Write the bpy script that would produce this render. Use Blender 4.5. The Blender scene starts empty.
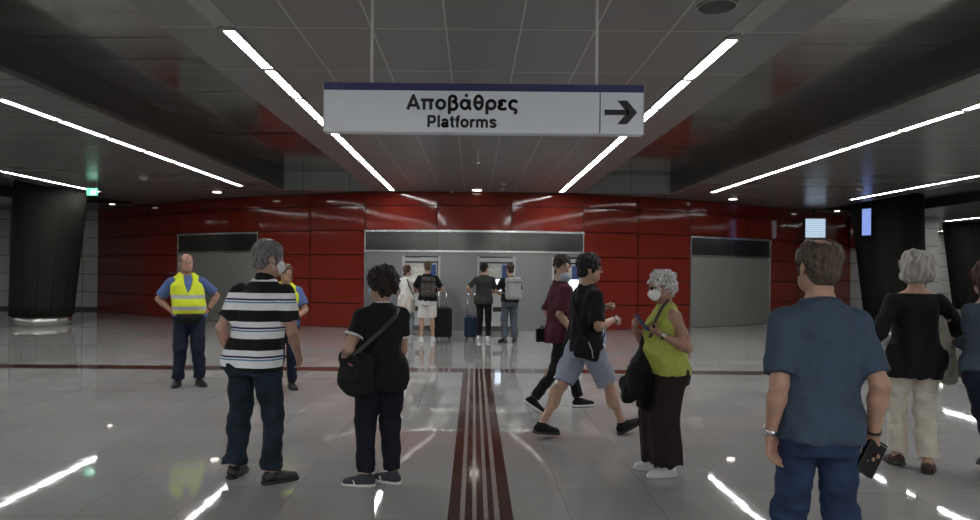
import bpy, bmesh, math, random
import numpy as np
from mathutils import Vector, Matrix
SC = bpy.context.scene
COL = SC.collection
random.seed(7)
R = math.radians

# ------------------------------------------------------------------ materials
MATS = {}
def mat(name, col=(0.5,0.5,0.5), rough=0.5, metal=0.0, spec=0.5, emit=None, estr=0.0, noise=None, bump=None, coat=0.0, sheen=0.0):
    """principled material; noise=(scale, amount) varies the colour, bump=(scale, strength) roughens the surface"""
    if name in MATS: return MATS[name]
    m = bpy.data.materials.new(name); m.use_nodes = True
    nt = m.node_tree; b = nt.nodes['Principled BSDF']
    b.inputs['Base Color'].default_value = (*col, 1)
    b.inputs['Roughness'].default_value = rough
    b.inputs['Metallic'].default_value = metal
    b.inputs['Specular IOR Level'].default_value = spec
    b.inputs['Coat Weight'].default_value = coat
    b.inputs['Sheen Weight'].default_value = sheen
    if emit:
        b.inputs['Emission Color'].default_value = (*emit, 1)
        b.inputs['Emission Strength'].default_value = estr
    tc = nt.nodes.new('ShaderNodeTexCoord')
    if noise and max(col)>0:
        n = nt.nodes.new('ShaderNodeTexNoise'); n.inputs['Scale'].default_value = noise[0]; n.inputs['Detail'].default_value = 4
        mp = nt.nodes.new('ShaderNodeMapping')
        if len(noise) > 2: mp.inputs['Scale'].default_value = noise[2]
        nt.links.new(tc.outputs['Object'], mp.inputs['Vector']); nt.links.new(mp.outputs['Vector'], n.inputs['Vector'])
        r = nt.nodes.new('ShaderNodeValToRGB'); a = noise[1]
        r.color_ramp.elements[0].position = 0.3; r.color_ramp.elements[1].position = 0.7
        r.color_ramp.elements[0].color = (*[max(0,c*(1-a)) for c in col], 1)
        r.color_ramp.elements[1].color = (*[min(1,c*(1+a)) for c in col], 1)
        nt.links.new(n.outputs['Fac'], r.inputs['Fac']); nt.links.new(r.outputs['Color'], b.inputs['Base Color'])
    if bump:
        n = nt.nodes.new('ShaderNodeTexNoise'); n.inputs['Scale'].default_value = bump[0]; n.inputs['Detail'].default_value = 3
        nt.links.new(tc.outputs['Object'], n.inputs['Vector'])
        bp = nt.nodes.new('ShaderNodeBump'); bp.inputs['Strength'].default_value = bump[1]; bp.inputs['Distance'].default_value = 0.01
        nt.links.new(n.outputs['Fac'], bp.inputs['Height']); nt.links.new(bp.outputs['Normal'], b.inputs['Normal'])
    MATS[name] = m
    return m

def ramp_const(nt, stops):
    r = nt.nodes.new('ShaderNodeValToRGB'); cr = r.color_ramp; cr.interpolation = 'CONSTANT'
    while len(cr.elements) < len(stops): cr.elements.new(0.5)
    for e, (p, c) in zip(cr.elements, stops):
        e.position = p; e.color = (*c, 1)
    return r

def floor_mat(name, c1, c2, tile=(0.62,0.62), joint=(0.12,0.115,0.11), rough=0.13, jw=0.004):
    m = bpy.data.materials.new(name); m.use_nodes = True; nt = m.node_tree; b = nt.nodes['Principled BSDF']; b.inputs['Specular IOR Level'].default_value = 0.4
    tc = nt.nodes.new('ShaderNodeTexCoord')
    br = nt.nodes.new('ShaderNodeTexBrick')
    br.offset = 0.0; br.squash = 1.0
    br.inputs['Scale'].default_value = 1.0; br.inputs['Brick Width'].default_value = tile[0]; br.inputs['Row Height'].default_value = tile[1]
    br.inputs['Mortar Size'].default_value = jw; br.inputs['Mortar Smooth'].default_value = 0.1
    br.inputs['Color1'].default_value = (*c1,1); br.inputs['Color2'].default_value = (*c2,1); br.inputs['Mortar'].default_value = (*joint,1)
    nt.links.new(tc.outputs['Object'], br.inputs['Vector'])
    n = nt.nodes.new('ShaderNodeTexNoise'); n.inputs['Scale'].default_value = 160; n.inputs['Detail'].default_value = 3
    nt.links.new(tc.outputs['Object'], n.inputs['Vector'])
    r = nt.nodes.new('ShaderNodeValToRGB'); r.color_ramp.elements[0].position = 0.35; r.color_ramp.elements[1].position = 0.65
    r.color_ramp.elements[0].color = (0.68,0.68,0.68,1); r.color_ramp.elements[1].color = (1.2,1.2,1.2,1)
    nt.links.new(n.outputs['Fac'], r.inputs['Fac'])
    n2 = nt.nodes.new('ShaderNodeTexNoise'); n2.inputs['Scale'].default_value = 1.3; n2.inputs['Detail'].default_value = 5
    nt.links.new(tc.outputs['Object'], n2.inputs['Vector'])
    r2 = nt.nodes.new('ShaderNodeValToRGB'); r2.color_ramp.elements[0].color = (0.86,0.86,0.86,1); r2.color_ramp.elements[1].color = (1.1,1.09,1.08,1)
    nt.links.new(n2.outputs['Fac'], r2.inputs['Fac'])
    mx = nt.nodes.new('ShaderNodeMixRGB'); mx.blend_type = 'MULTIPLY'; mx.inputs[0].default_value = 1
    nt.links.new(br.outputs['Color'], mx.inputs[1]); nt.links.new(r.outputs['Color'], mx.inputs[2])
    mx2 = nt.nodes.new('ShaderNodeMixRGB'); mx2.blend_type = 'MULTIPLY'; mx2.inputs[0].default_value = 1
    nt.links.new(mx.outputs['Color'], mx2.inputs[1]); nt.links.new(r2.outputs['Color'], mx2.inputs[2])
    nt.links.new(mx2.outputs['Color'], b.inputs['Base Color'])
    n3 = nt.nodes.new('ShaderNodeTexNoise'); n3.inputs['Scale'].default_value = 2.2; n3.inputs['Detail'].default_value = 6
    nt.links.new(tc.outputs['Object'], n3.inputs['Vector'])
    mr = nt.nodes.new('ShaderNodeMapRange'); mr.inputs['To Min'].default_value = rough*0.7; mr.inputs['To Max'].default_value = rough*1.4
    nt.links.new(n3.outputs['Fac'], mr.inputs['Value']); nt.links.new(mr.outputs['Result'], b.inputs['Roughness'])
    bp = nt.nodes.new('ShaderNodeBump'); bp.inputs['Strength'].default_value = 0.012; bp.inputs['Distance'].default_value = 0.02
    n4 = nt.nodes.new('ShaderNodeTexNoise'); n4.inputs['Scale'].default_value = 7; n4.inputs['Detail'].default_value = 1
    nt.links.new(tc.outputs['Object'], n4.inputs['Vector']); nt.links.new(n4.outputs['Fac'], bp.inputs['Height'])
    nt.links.new(bp.outputs['Normal'], b.inputs['Normal'])
    MATS[name] = m
    return m

def tile_mat(name, c1, c2, joint, bw, rh, jw, rough, metal=0.0, axes='XY', off=(0,0), spec=0.5):
    """panels with joint lines; axes picks which object axes carry the width and the height of a panel"""
    m = bpy.data.materials.new(name); m.use_nodes = True; nt = m.node_tree; b = nt.nodes['Principled BSDF']
    tc = nt.nodes.new('ShaderNodeTexCoord'); sp = nt.nodes.new('ShaderNodeSeparateXYZ'); cb = nt.nodes.new('ShaderNodeCombineXYZ')
    nt.links.new(tc.outputs['Object'], sp.inputs[0])
    for i, a in enumerate(axes):
        ad = nt.nodes.new('ShaderNodeMath'); ad.operation = 'ADD'; ad.inputs[1].default_value = off[i]
        nt.links.new(sp.outputs[a], ad.inputs[0]); nt.links.new(ad.outputs[0], cb.inputs[i])
    br = nt.nodes.new('ShaderNodeTexBrick'); br.offset = 0.0
    br.inputs['Scale'].default_value = 1.0; br.inputs['Brick Width'].default_value = bw; br.inputs['Row Height'].default_value = rh
    br.inputs['Mortar Size'].default_value = jw; br.inputs['Mortar Smooth'].default_value = 0.0
    br.inputs['Color1'].default_value = (*c1,1); br.inputs['Color2'].default_value = (*c2,1); br.inputs['Mortar'].default_value = (*joint,1)
    nt.links.new(cb.outputs[0], br.inputs['Vector']); nt.links.new(br.outputs['Color'], b.inputs['Base Color'])
    b.inputs['Roughness'].default_value = rough; b.inputs['Metallic'].default_value = metal; b.inputs['Specular IOR Level'].default_value = spec
    MATS[name] = m
    return m

# ------------------------------------------------------------------ mesh helpers
class MB:
    def __init__(s): s.bm = bmesh.new()
    def box(s, x0,x1,y0,y1,z0,z1, mi=0, bev=0.0, M=None):
        r = bmesh.ops.create_cube(s.bm, size=1.0)
        vs = r['verts']
        bmesh.ops.scale(s.bm, vec=(x1-x0,y1-y0,z1-z0), verts=vs)
        bmesh.ops.translate(s.bm, vec=((x0+x1)/2,(y0+y1)/2,(z0+z1)/2), verts=vs)
        fs = list({f for v in vs for f in v.link_faces})
        if bev > 0:
            es = list({e for v in vs for e in v.link_edges})
            rr = bmesh.ops.bevel(s.bm, geom=es, offset=bev, segments=2, affect='EDGES', profile=0.6)
            fs = list({f for f in rr['faces']} | {f for f in fs if f.is_valid})
            vs = list({v for f in fs for v in f.verts})
        for f in fs: f.material_index = mi
        if M is not None: bmesh.ops.transform(s.bm, matrix=M, verts=vs)
        return s
    def quad(s, pts, mi=0):
        f = s.bm.faces.new([s.bm.verts.new(p) for p in pts]); f.material_index = mi
        return s
    def quad_disc(s, c, r, y, n=10):
        s.bm.faces.new([s.bm.verts.new((c[0]+r*math.cos(2*math.pi*k/n), y, c[1]+r*math.sin(2*math.pi*k/n))) for k in range(n)])
    def tube(s, pts, rad, n=10, mi=0, flat=None, smooth=True):
        """round tube along points; rad one number or one per point; flat squashes it along z"""
        pts = [Vector(p) for p in pts]; rings = []
        rr = rad if isinstance(rad,(list,tuple)) else [rad]*len(pts)
        up0 = None
        for i,p in enumerate(pts):
            t = (pts[min(i+1,len(pts)-1)]-pts[max(i-1,0)]).normalized()
            if up0 is None:
                up0 = t.orthogonal().normalized()
            up0 = (up0 - t*up0.dot(t)).normalized(); sd = t.cross(up0)
            rings.append([s.bm.verts.new(p + (up0*math.cos(2*math.pi*k/n)+sd*math.sin(2*math.pi*k/n))*rr[i]) for k in range(n)])
        for a,b in zip(rings[:-1],rings[1:]):
            for k in range(n):
                f = s.bm.faces.new((a[k],a[(k+1)%n],b[(k+1)%n],b[k])); f.material_index = mi; f.smooth = smooth
        for q,rv in ((rings[0],True),(rings[-1],False)):
            f = s.bm.faces.new(list(reversed(q)) if rv else q); f.material_index = mi
        return s
    def strap(s, pts, normals, w, t, mi=0):
        """flat band along points; normals give the outward side"""
        pts = [Vector(p) for p in pts]; rings = []
        for i,p in enumerate(pts):
            tg = (pts[min(i+1,len(pts)-1)]-pts[max(i-1,0)]).normalized()
            n = Vector(normals[i]); n = (n - tg*n.dot(tg)).normalized(); sd = tg.cross(n)
            rings.append([s.bm.verts.new(p+sd*a*w/2+n*c*t/2) for a,c in ((-1,-1),(1,-1),(1,1),(-1,1))])
        for a,b in zip(rings[:-1],rings[1:]):
            for k in range(4):
                f = s.bm.faces.new((a[k],a[(k+1)%4],b[(k+1)%4],b[k])); f.material_index = mi; f.smooth = True
        s.bm.faces.new(list(reversed(rings[0]))); s.bm.faces.new(rings[-1])
        return s
    def lathe(s, prof, n=48, mi=0, cx=0, cy=0, ofs=None, smooth=True):
        rings = []
        for i,(r,z) in enumerate(prof):
            ox,oy = ofs[i] if ofs else (0,0)
            rings.append([s.bm.verts.new((cx+ox+r*math.cos(2*math.pi*k/n), cy+oy+r*math.sin(2*math.pi*k/n), z)) for k in range(n)])
        for a,b in zip(rings[:-1],rings[1:]):
            for k in range(n):
                f = s.bm.faces.new((a[k],a[(k+1)%n],b[(k+1)%n],b[k])); f.material_index = mi; f.smooth = smooth
        f = s.bm.faces.new(list(reversed(rings[0]))); f.material_index = mi
        f = s.bm.faces.new(rings[-1]); f.material_index = mi
        return s
    def build(s, name, m, parent=None, loc=None, recalc=True):
        if recalc: bmesh.ops.recalc_face_normals(s.bm, faces=s.bm.faces)
        me = bpy.data.meshes.new(name); s.bm.to_mesh(me); s.bm.free()
        for mm in (m if isinstance(m,(list,tuple)) else [m]): me.materials.append(mm)
        return link(name, me, parent, loc)

def link(name, me, parent=None, loc=None):
    o = bpy.data.objects.new(name, me); COL.objects.link(o)
    if parent is not None: o.parent = parent
    if loc is not None: o.location = loc
    return o
def tag(o, label, cat, group=None, kind=None):
    o['label'] = label; o['category'] = cat
    if group: o['group'] = group
    if kind: o['kind'] = kind
    return o
def empty(name, loc=(0,0,0), rz=0.0, label=None, cat=None, group=None, kind=None):
    o = bpy.data.objects.new(name, None); COL.objects.link(o)
    o.location = loc; o.rotation_euler = (0,0,rz); o.empty_display_size = 0.1
    if label: tag(o, label, cat, group, kind)
    return o
def _arc(cx, cy, rx, ry, a0, a1, n=14): return [(cx+rx*math.cos(R(a0+(a1-a0)*i/n)), cy+ry*math.sin(R(a0+(a1-a0)*i/n))) for i in range(n+1)]
GLYPH = {   # bold sans strokes: advance width, polylines
 'Α':(.70,[[(.06,.0),(.35,.66),(.64,.0)],[(.17,.2),(.53,.2)]]),
 'π':(.72,[[(.03,.455),(.69,.455)],[(.19,.455),(.19,0)],[(.53,.455),(.53,.0)]]),
 'ο':(.62,[_arc(.31,.26,.205,.2,0,360,20)]), 'o':(.62,[_arc(.31,.26,.205,.2,0,360,20)]),
 'β':(.62,[[(.13,-.2),(.13,.5)]+_arc(.29,.52,.16,.14,170,-60,12)+[(.3,.39)]+_arc(.31,.2,.2,.185,90,-160,14)]),
 'ά':(.68,[_arc(.29,.26,.19,.2,0,360,20),[(.51,.5),(.50,.15),(.55,.06),(.62,.05)],[(.33,.62),(.40,.76)]]),
 'θ':(.60,[_arc(.30,.36,.195,.31,0,360,24),[(.12,.36),(.48,.36)]]),
 'ρ':(.63,[[(.12,-.2),(.12,.27)],_arc(.33,.26,.205,.2,0,360,20)]),
 'ε':(.53,[_arc(.29,.375,.17,.085,25,270,12),_arc(.29,.155,.195,.105,90,330,14)]),
 'ς':(.56,[_arc(.31,.26,.205,.2,35,235,14)+[(.3,.06),(.42,.02),(.43,-.08),(.35,-.17)]]),
 'P':(.67,[[(.13,0),(.13,.65),(.36,.65)]+_arc(.38,.475,.17,.175,90,-90,12)+[(.13,.30)]]),
 'l':(.28,[[(.14,0),(.14,.715)]]),
 'a':(.57,[[(.1,.37)]+_arc(.27,.36,.16,.1,150,0,10)+[(.43,.1),(.49,.02)],_arc(.255,.155,.165,.1,0,360,18)]),
 't':(.36,[[(.18,.66),(.18,.14),(.23,.06),(.33,.06)],[(.03,.465),(.33,.465)]]),
 'f':(.36,[[(.18,0),(.18,.55),(.23,.645),(.35,.65)],[(.03,.465),(.33,.465)]]),
 'r':(.41,[[(.13,0),(.13,.5)],[(.13,.32),(.22,.43),(.38,.445)]]),
 'm':(.90,[[(.13,0),(.13,.5)],[(.13,.34),(.2,.43),(.32,.455),(.43,.41),(.45,.3),(.45,0)],[(.45,.34),(.52,.43),(.64,.455),(.75,.41),(.77,.3),(.77,0)]]),
 's':(.56,[[(.46,.37),(.4,.44),(.28,.465),(.16,.44),(.12,.37),(.18,.3),(.38,.23),(.46,.15),(.4,.08),(.28,.05),(.16,.08),(.1,.15)]])}
def text_mesh(name, body, m, parent, cx, cy, cz, width, cap, sw=0.125, ext=0.002):
    """lettering standing up and facing -Y: width over all, cap = height of a capital, cz = height of the baseline"""
    adv = sum(GLYPH[c][0] for c in body); kx = width/(adv-.06); kz = cap/.716; b = MB(); x = -adv/2
    def P(p): return (cx+(x+p[0])*kx, cz+p[1]*kz)
    for ch in body:
        for pl in GLYPH[ch][1]:
            for i in range(len(pl)-1):
                (ax,az),(bx,bz) = P(pl[i]),P(pl[i+1]); L = math.hypot(bx-ax,bz-az) or 1; nx,nz = -(bz-az)/L*sw*kz/2,(bx-ax)/L*sw*kz/2
                b.quad([(ax+nx,cy-ext,az+nz),(ax-nx,cy-ext,az-nz),(bx-nx,cy-ext,bz-nz),(bx+nx,cy-ext,bz+nz)])
                if i > 0: b.quad_disc((ax,az),sw*kz/2,cy-ext*1.05)
        x += GLYPH[ch][0]
    return b.build(name, m, parent)

# ------------------------------------------------------------------ camera
EYE = 1.55; FOC = 700.0; VPX, VPY = 474.0, 270.0; ROLL = 0.0095
cam_d = bpy.data.cameras.new('camera'); cam = bpy.data.objects.new('camera', cam_d); COL.objects.link(cam)
cam_d.sensor_width = 36.0; cam_d.lens = FOC/980*36.0
cam_d.shift_x = (490-VPX)/980; cam_d.shift_y = (VPY-260)/980
cam_d.clip_start = 0.05; cam_d.clip_end = 200
cam.matrix_world = Matrix.Translation((0,0,EYE)) @ Matrix.Rotation(R(90),4,'X') @ Matrix.Rotation(ROLL,4,'Z')
SC.camera = cam
def ray(px, py):
    dx, dy = px-VPX, py-VPY
    return (dx+ROLL*dy)/FOC, -(dy-ROLL*dx)/FOC          # X/Y and (Z-EYE)/Y
def at(px, py, Y):
    a, b = ray(px, py); return Vector((a*Y, Y, EYE+b*Y))
def on_floor(px, py):
    a, b = ray(px, py); Y = -EYE/b; return Vector((a*Y, Y, 0))
def on_ceil(px, py, z=3.55):
    a, b = ray(px, py); Y = (z-EYE)/b; return Vector((a*Y, Y, z))

# ------------------------------------------------------------------ the hall
CEIL = 3.55; REC = 4.0; CX = 0.06
YB = -12.0
def wall_y(x): return 17.9 + 0.045*x*x/(1+0.0008*x*x)
XS = np.linspace(-14, 14, 2801); YSW = wall_y(XS)
SS = np.concatenate([[0], np.cumsum(np.hypot(np.diff(XS), np.diff(YSW)))]); SS -= np.interp(0, XS, SS)
def s_of(x): return float(np.interp(x, XS, SS))
def wp(s, d=0.0):
    """point of the curved wall at arc length s, d metres out towards the hall"""
    x = float(np.interp(s, SS, XS)); e = 1e-3; dy = (wall_y(x+e)-wall_y(x-e))/(2*e)
    n = Vector((dy, -1, 0)).normalized()
    return Vector((x, wall_y(x), 0)) + n*d

M_floor = floor_mat('granite_floor', (0.325,0.325,0.322), (0.285,0.285,0.282), (0.62,0.62), (0.2,0.196,0.19), rough=0.03, jw=0.003)
M_brown = floor_mat('brown_tile', (0.075,0.040,0.034), (0.058,0.030,0.026), (0.41,0.62), (0.05,0.025,0.022), rough=0.07)
M_guide = floor_mat('pale_guide_strip', (0.30,0.27,0.26), (0.27,0.24,0.23), (0.41,0.62), (0.12,0.1,0.1), rough=0.1)
M_tile = tile_mat('ceiling_metal_tile', (0.215,0.212,0.205), (0.2,0.197,0.19), (0.5,0.5,0.49), 0.62, 1.245, 0.007, 0.34, off=(20*0.62+0.31-CX, 20*1.245-5.82), spec=0.6)
M_plank = tile_mat('ceiling_plank', (0.2,0.198,0.192), (0.185,0.182,0.178), (0.12,0.12,0.12), 6.0, 0.32, 0.006, 0.27, off=(30,20), spec=0.6)
M_recess = mat('dark_gloss_ceiling', (0.55,0.54,0.51), 0.13, metal=0.9, noise=(0.7,0.25,(0.5,3,1)))
M_fascia = tile_mat('grey_fascia', (0.32,0.33,0.325), (0.3,0.31,0.305), (0.14,0.14,0.14), 1.2, 2.0, 0.01, 0.35, axes='XZ', off=(20,5))
M_beam = mat('dark_beam_paint', (0.07,0.069,0.066), 0.4)
M_red = mat('red_gloss_panel', (0.185,0.022,0.0145), 0.08, coat=0.0, spec=0.42)
M_redgap = mat('dark_joint', (0.02,0.004,0.004), 0.6)
M_steel = mat('brushed_steel', (0.26,0.27,0.285), 0.36, metal=0.9, noise=(5,0.06,(1,1,14)))
M_door = mat('warm_brushed_steel', (0.47,0.465,0.43), 0.42, metal=0.85, noise=(5,0.06,(1,1,14)))
M_steelhd = mat('dark_steel_header', (0.13,0.132,0.128), 0.2, metal=0.9, noise=(4,0.08,(8,8,0.4)))
M_steelbr = mat('bright_steel_edge', (0.75,0.75,0.73), 0.25, metal=0.95)
M_grey = tile_mat('grey_wall_tile', (0.52,0.53,0.51), (0.47,0.48,0.465), (0.12,0.12,0.12), 1.3, 0.64, 0.014, 0.3, axes='XZ', off=(40,0))
M_greyY = tile_mat('grey_wall_tile_side', (0.52,0.53,0.51), (0.47,0.48,0.465), (0.12,0.12,0.12), 1.3, 0.64, 0.014, 0.3, axes='YZ', off=(40,0))
M_pillar = mat('dark_bronze_cladding', (0.016,0.0155,0.0135), 0.7, spec=0.15, noise=(3,0.15,(1,1,0.3)))
M_black = mat('black_plastic', (0.012,0.012,0.013), 0.4)
M_white = mat('white_enamel', (0.62,0.63,0.63), 0.35)
M_blue = mat('deep_blue_enamel', (0.02,0.03,0.16), 0.35)
M_rod = mat('grey_rod', (0.45,0.45,0.45), 0.4)
LIGHT_W = 24.0
M_light = mat('light_diffuser', (0.8,0.8,0.8), 0.5, emit=(1.0,0.99,0.975), estr=LIGHT_W)
M_down = mat('downlight_lens', (0.8,0.8,0.8), 0.5, emit=(1.0,0.92,0.8), estr=3.5)

# floor
tag(MB().box(-27,27,YB,36,-0.2,0).build('floor', M_floor), 'polished grey granite floor of the concourse', 'floor', kind='structure')
# brown guide band running towards the ticket machines
b = MB(); x0, x1 = -0.15, 0.26; ws = [0.075,0.032,0.045,0.029,0.045,0.029,0.038,0.034,0.083]
sc_ = (x1-x0)/sum(ws); x = x0
for i,w in enumerate(ws):
    b.box(x, x+w*sc_, YB+0.5, 10.6, 0, 0.002 if i%2==0 else 0.005, mi=i%2); x += w*sc_
tag(b.build('trim_1', [M_brown, M_guide]), 'brown tactile guide band with pale ribs leading from the viewer to the cross band', 'floor band', kind='structure')
b = MB()
b.box(-26, -0.95, 10.6, 11.0, 0, 0.002); b.box(1.06, 26, 10.6, 11.0, 0, 0.002); b.box(-0.95,1.06,10.6,11.0,0,0.002)
for k in range(6):
    for sgn in (-1,1):
        xx = 0.055+sgn*(0.42+k*0.09)
        b.box(xx-0.02, xx+0.02, 10.62, 10.98, 0.002, 0.006, mi=1)
x = x0
for i,w in enumerate(ws):
    if i%2: b.box(x, x+w*sc_, 10.6, 10.98, 0.002, 0.006, mi=1)
    x += w*sc_
tag(b.build('trim_2', [M_brown, M_guide]), 'thin brown tile band crossing the whole floor in front of the red wall', 'floor band', kind='structure')

# ceiling: tiled middle field, two glossy recesses, outer plank fields, dark outer recesses
b = MB()
xe = 2.68
b.box(CX-xe, CX+xe, YB, 17.9, CEIL, CEIL+0.06, 0)
def recess(xa, xb, yend):
    # glossy panels across the recess, each a little out of level
    y = YB; rnd = random.Random(int(xa*10))
    while y < yend-0.01:
        y2 = min(y+0.75, yend); t = rnd.uniform(-0.006,0.006); bow = rnd.uniform(-0.004,0.005)
        n = 8
        for i in range(n):
            u0, u1 = i/n, (i+1)/n
            f0 = bow*4*u0*(1-u0); f1 = bow*4*u1*(1-u1)
            xx0, xx1 = xa+(xb-xa)*u0, xa+(xb-xa)*u1
            b.quad([(xx0,y+0.006,REC+f0),(xx1,y+0.006,REC+f1),(xx1,y2-0.006,REC+f1+t),(xx0,y2-0.006,REC+f0+t)], 2)
        y = y2
    b.box(xa, xb, YB, yend, REC+0.03, REC+0.06, 4)
for sgn in (-1,1):
    xa, xb = sorted((CX+sgn*xe, CX+sgn*4.95))
    recess(xa, xb, 17.9)
    b.box(xa, xb, 17.9, 17.95, CEIL, REC+0.03, 3)                       # end fascia
    xi = CX+sgn*xe; b.box(min(xi,xi-sgn*0.05), max(xi,xi-sgn*0.05), YB, 17.9, CEIL+0.06, REC+0.03, 4)
    xo = CX+sgn*4.95; b.box(min(xo,xo+sgn*0.05), max(xo,xo+sgn*0.05), YB, 17.9, CEIL+0.06, REC+0.03, 4)
    xa2, xb2 = sorted((CX+sgn*4.95, CX+sgn*10.75)); b.box(xa2, xb2, YB, 17.9, CEIL, CEIL+0.06, 1)
    xa3, xb3 = sorted((CX+sgn*10.75, CX+sgn*13.7)); 
    b.box(xa3, xb3, YB, 22.0, CEIL+0.28, CEIL+0.34, 4)
    for q in (CX+sgn*10.75, CX+sgn*13.7): b.box(q-0.03, q+0.03, YB, 22.0, CEIL+0.0, CEIL+0.3, 4)
    b.box(xa3, xb3, 22.0, 22.05, CEIL, CEIL+0.3, 4)
    xa4, xb4 = sorted((CX+sgn*13.7, CX+sgn*27)); b.box(xa4, xb4, YB, 22.0, CEIL, CEIL+0.06, 1)
b.box(CX-10.75, CX+10.75, 17.95, 22.0, CEIL, CEIL+0.06, 1)
b.box(-27, 27, 22.0, 36, CEIL, CEIL+0.06, 1)
tag(b.build('ceiling', [M_tile, M_plank, M_recess, M_fascia, M_beam]), 'dark metal ceiling with tiled middle field and glossy recesses', 'ceiling', kind='structure')

# curved red wall
ROWS = [0,0.64,1.28,1.92,2.56,3.2,CEIL]
sd0, sd1 = s_of(6.0), s_of(9.02); sf = 2.88
seams = [0.96, sf, 4.5, sd0, (sd0*2+sd1)/3, (sd0+2*sd1)/3, sd1, sd1+1.75, sd1+3.5, s_of(13.45)]
seams = sorted([-q for q in seams]+seams)
b = MB(); rnd = random.Random(3)
S_END = s_of(13.45)
# backing behind the panels
n = 120
for i in range(n):
    a0 = -S_END+2*S_END*i/n; a1 = -S_END+2*S_END*(i+1)/n
    p0, p1 = wp(a0,-0.1), wp(a1,-0.1)
    b.quad([(p0.x,p0.y,0),(p1.x,p1.y,0),(p1.x,p1.y,CEIL),(p0.x,p0.y,CEIL)], 1)
for i in range(len(seams)-1):
    s0, s1 = seams[i], seams[i+1]
    for j in range(len(ROWS)-1):
        z0, z1 = ROWS[j], ROWS[j+1]
        mid = (s0+s1)/2
        if z1 <= 2.57 and (abs(mid) < sf or sd0 < abs(mid) < sd1): continue
        tl = rnd.uniform(-0.004,0.004); tw = rnd.uniform(-0.003,0.003); bw_ = rnd.uniform(0.0,0.003)
        g = 0.013; nn = 10; prev = None
        for k in range(nn+1):
            u = k/nn; s = s0+g+(s1-s0-2*g)*u
            col = []
            for m_ in range(5):
                v = m_/4
                d = tl*(u-0.5)*1.0 + tw*(v-0.5) + bw_*(1-(2*u-1)**2)*(1-(2*v-1)**2) + 0.004
                p = wp(s,d)*0.55+(wp(s0+g,d)*(1-u)+wp(s1-g,d)*u)*0.45; col.append(b.bm.verts.new((p.x,p.y,z0+g+(z1-z0-2*g)*v)))
            if prev:
                for m_ in range(4):
                    f = b.bm.faces.new((prev[m_],col[m_],col[m_+1],prev[m_+1])); f.material_index = 0; f.smooth = True
            prev = col
tag(b.build('wall_back', [M_red, M_redgap], recalc=False), 'curved glossy red panel wall across the end of the hall', 'wall', kind='structure')

def steel_panel_strip(b, s0, s1, z0, z1, d, mi, th=0.03, n=6):
    prev = None
    for k in range(n+1):
        s = s0+(s1-s0)*k/n; p, q = wp(s, d), wp(s, d-th)
        ring = [b.bm.verts.new((p.x,p.y,z0)), b.bm.verts.new((p.x,p.y,z1)), b.bm.verts.new((q.x,q.y,z1)), b.bm.verts.new((q.x,q.y,z0))]
        if prev:
            for a in range(4):
                f = b.bm.faces.new((prev[a],prev[(a+1)%4],ring[(a+1)%4],ring[a])); f.material_index = mi
        else: b.bm.faces.new(ring).material_index = mi
        prev = ring
    b.bm.faces.new(list(reversed(prev))).material_index = mi

for num,(sa,sb,lab) in enumerate([(-sd1,-sd0,'wide brushed steel shutter doors in the red wall behind the guard'),(sd0,sd1,'wide brushed steel shutter doors in the red wall near the hanging monitor')]):
    root = empty('door_%d'%(num+1), wp((sa+sb)/2), 0, lab, 'door', kind='structure')
    inv = Matrix.Translation(-root.location)
    def fin(b, name, m):
        bmesh.ops.transform(b.bm, matrix=inv, verts=b.bm.verts); return b.build(name, m, root)
    w = (sb-sa-0.08)/3
    for k in range(3):
        b = MB(); steel_panel_strip(b, sa+0.04+k*w+0.003, sa+0.04+(k+1)*w-0.003, 0.01, 1.97, 0.02, 0); fin(b,'door_leaf',M_door)
    b = MB(); steel_panel_strip(b, sa+0.04, sb-0.04, 2.03, 2.5, 0.02, 0); fin(b,'header_panel',M_steelhd)
    b = MB()
    steel_panel_strip(b, sa, sb, 1.975, 2.025, 0.05, 0, 0.06); steel_panel_strip(b, sa, sb, 2.505, 2.555, 0.05, 0, 0.06)
    steel_panel_strip(b, sa, sa+0.035, 0, 2.505, 0.035, 0, 0.05, 1); steel_panel_strip(b, sb-0.035, sb, 0, 2.505, 0.035, 0, 0.05, 1)
    fin(b,'door_frame',M_steelbr)

# steel facade that holds the three ticket machines
NICH = [(-1.85,-0.86),(0.08,1.06),(2.02,2.84)]
b = MB()
edges = [-sf+0.03]+[e for a in NICH for e in a]+[sf-0.03]
for i in range(0,len(edges)-1,2):
    s0, s1 = edges[i], edges[i+1]
    if s1-s0 < 0.04: continue
    steel_panel_strip(b, s0+0.004, s1-0.004, 0.0, 2.0, 0.02, 0)
for a,c in NICH: 
    steel_panel_strip(b, a, c, 1.9, 2.0, 0.02, 0)
    steel_panel_strip(b, a, a+0.06, 0.0, 1.9, 0.03, 2); steel_panel_strip(b, c-0.06, c, 0.0, 1.9, 0.03, 2)
    steel_panel_strip(b, a+0.06, c-0.06, 0.0, 1.9, -0.02, 1, 0.005)
for k in range(3): steel_panel_strip(b, -sf+0.03+k*(2*sf-0.06)/3+0.004, -sf+0.03+(k+1)*(2*sf-0.06)/3-0.004, 2.05, 2.51, 0.02, 1)
steel_panel_strip(b, -sf, sf, 2.0, 2.045, 0.07, 3, 0.08, 24); steel_panel_strip(b, -sf, sf, 2.515, 2.565, 0.06, 3, 0.07, 24)
steel_panel_strip(b, -sf, -sf+0.03, 0, 2.515, 0.04, 3, 0.05, 1); steel_panel_strip(b, sf-0.03, sf, 0, 2.515, 0.04, 3, 0.05, 1)
tag(b.build('trim_3', [M_steel, M_steelhd, M_rod, M_steelbr]), 'brushed steel facade around the ticket machines in the red wall', 'steel facade', kind='structure')

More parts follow.
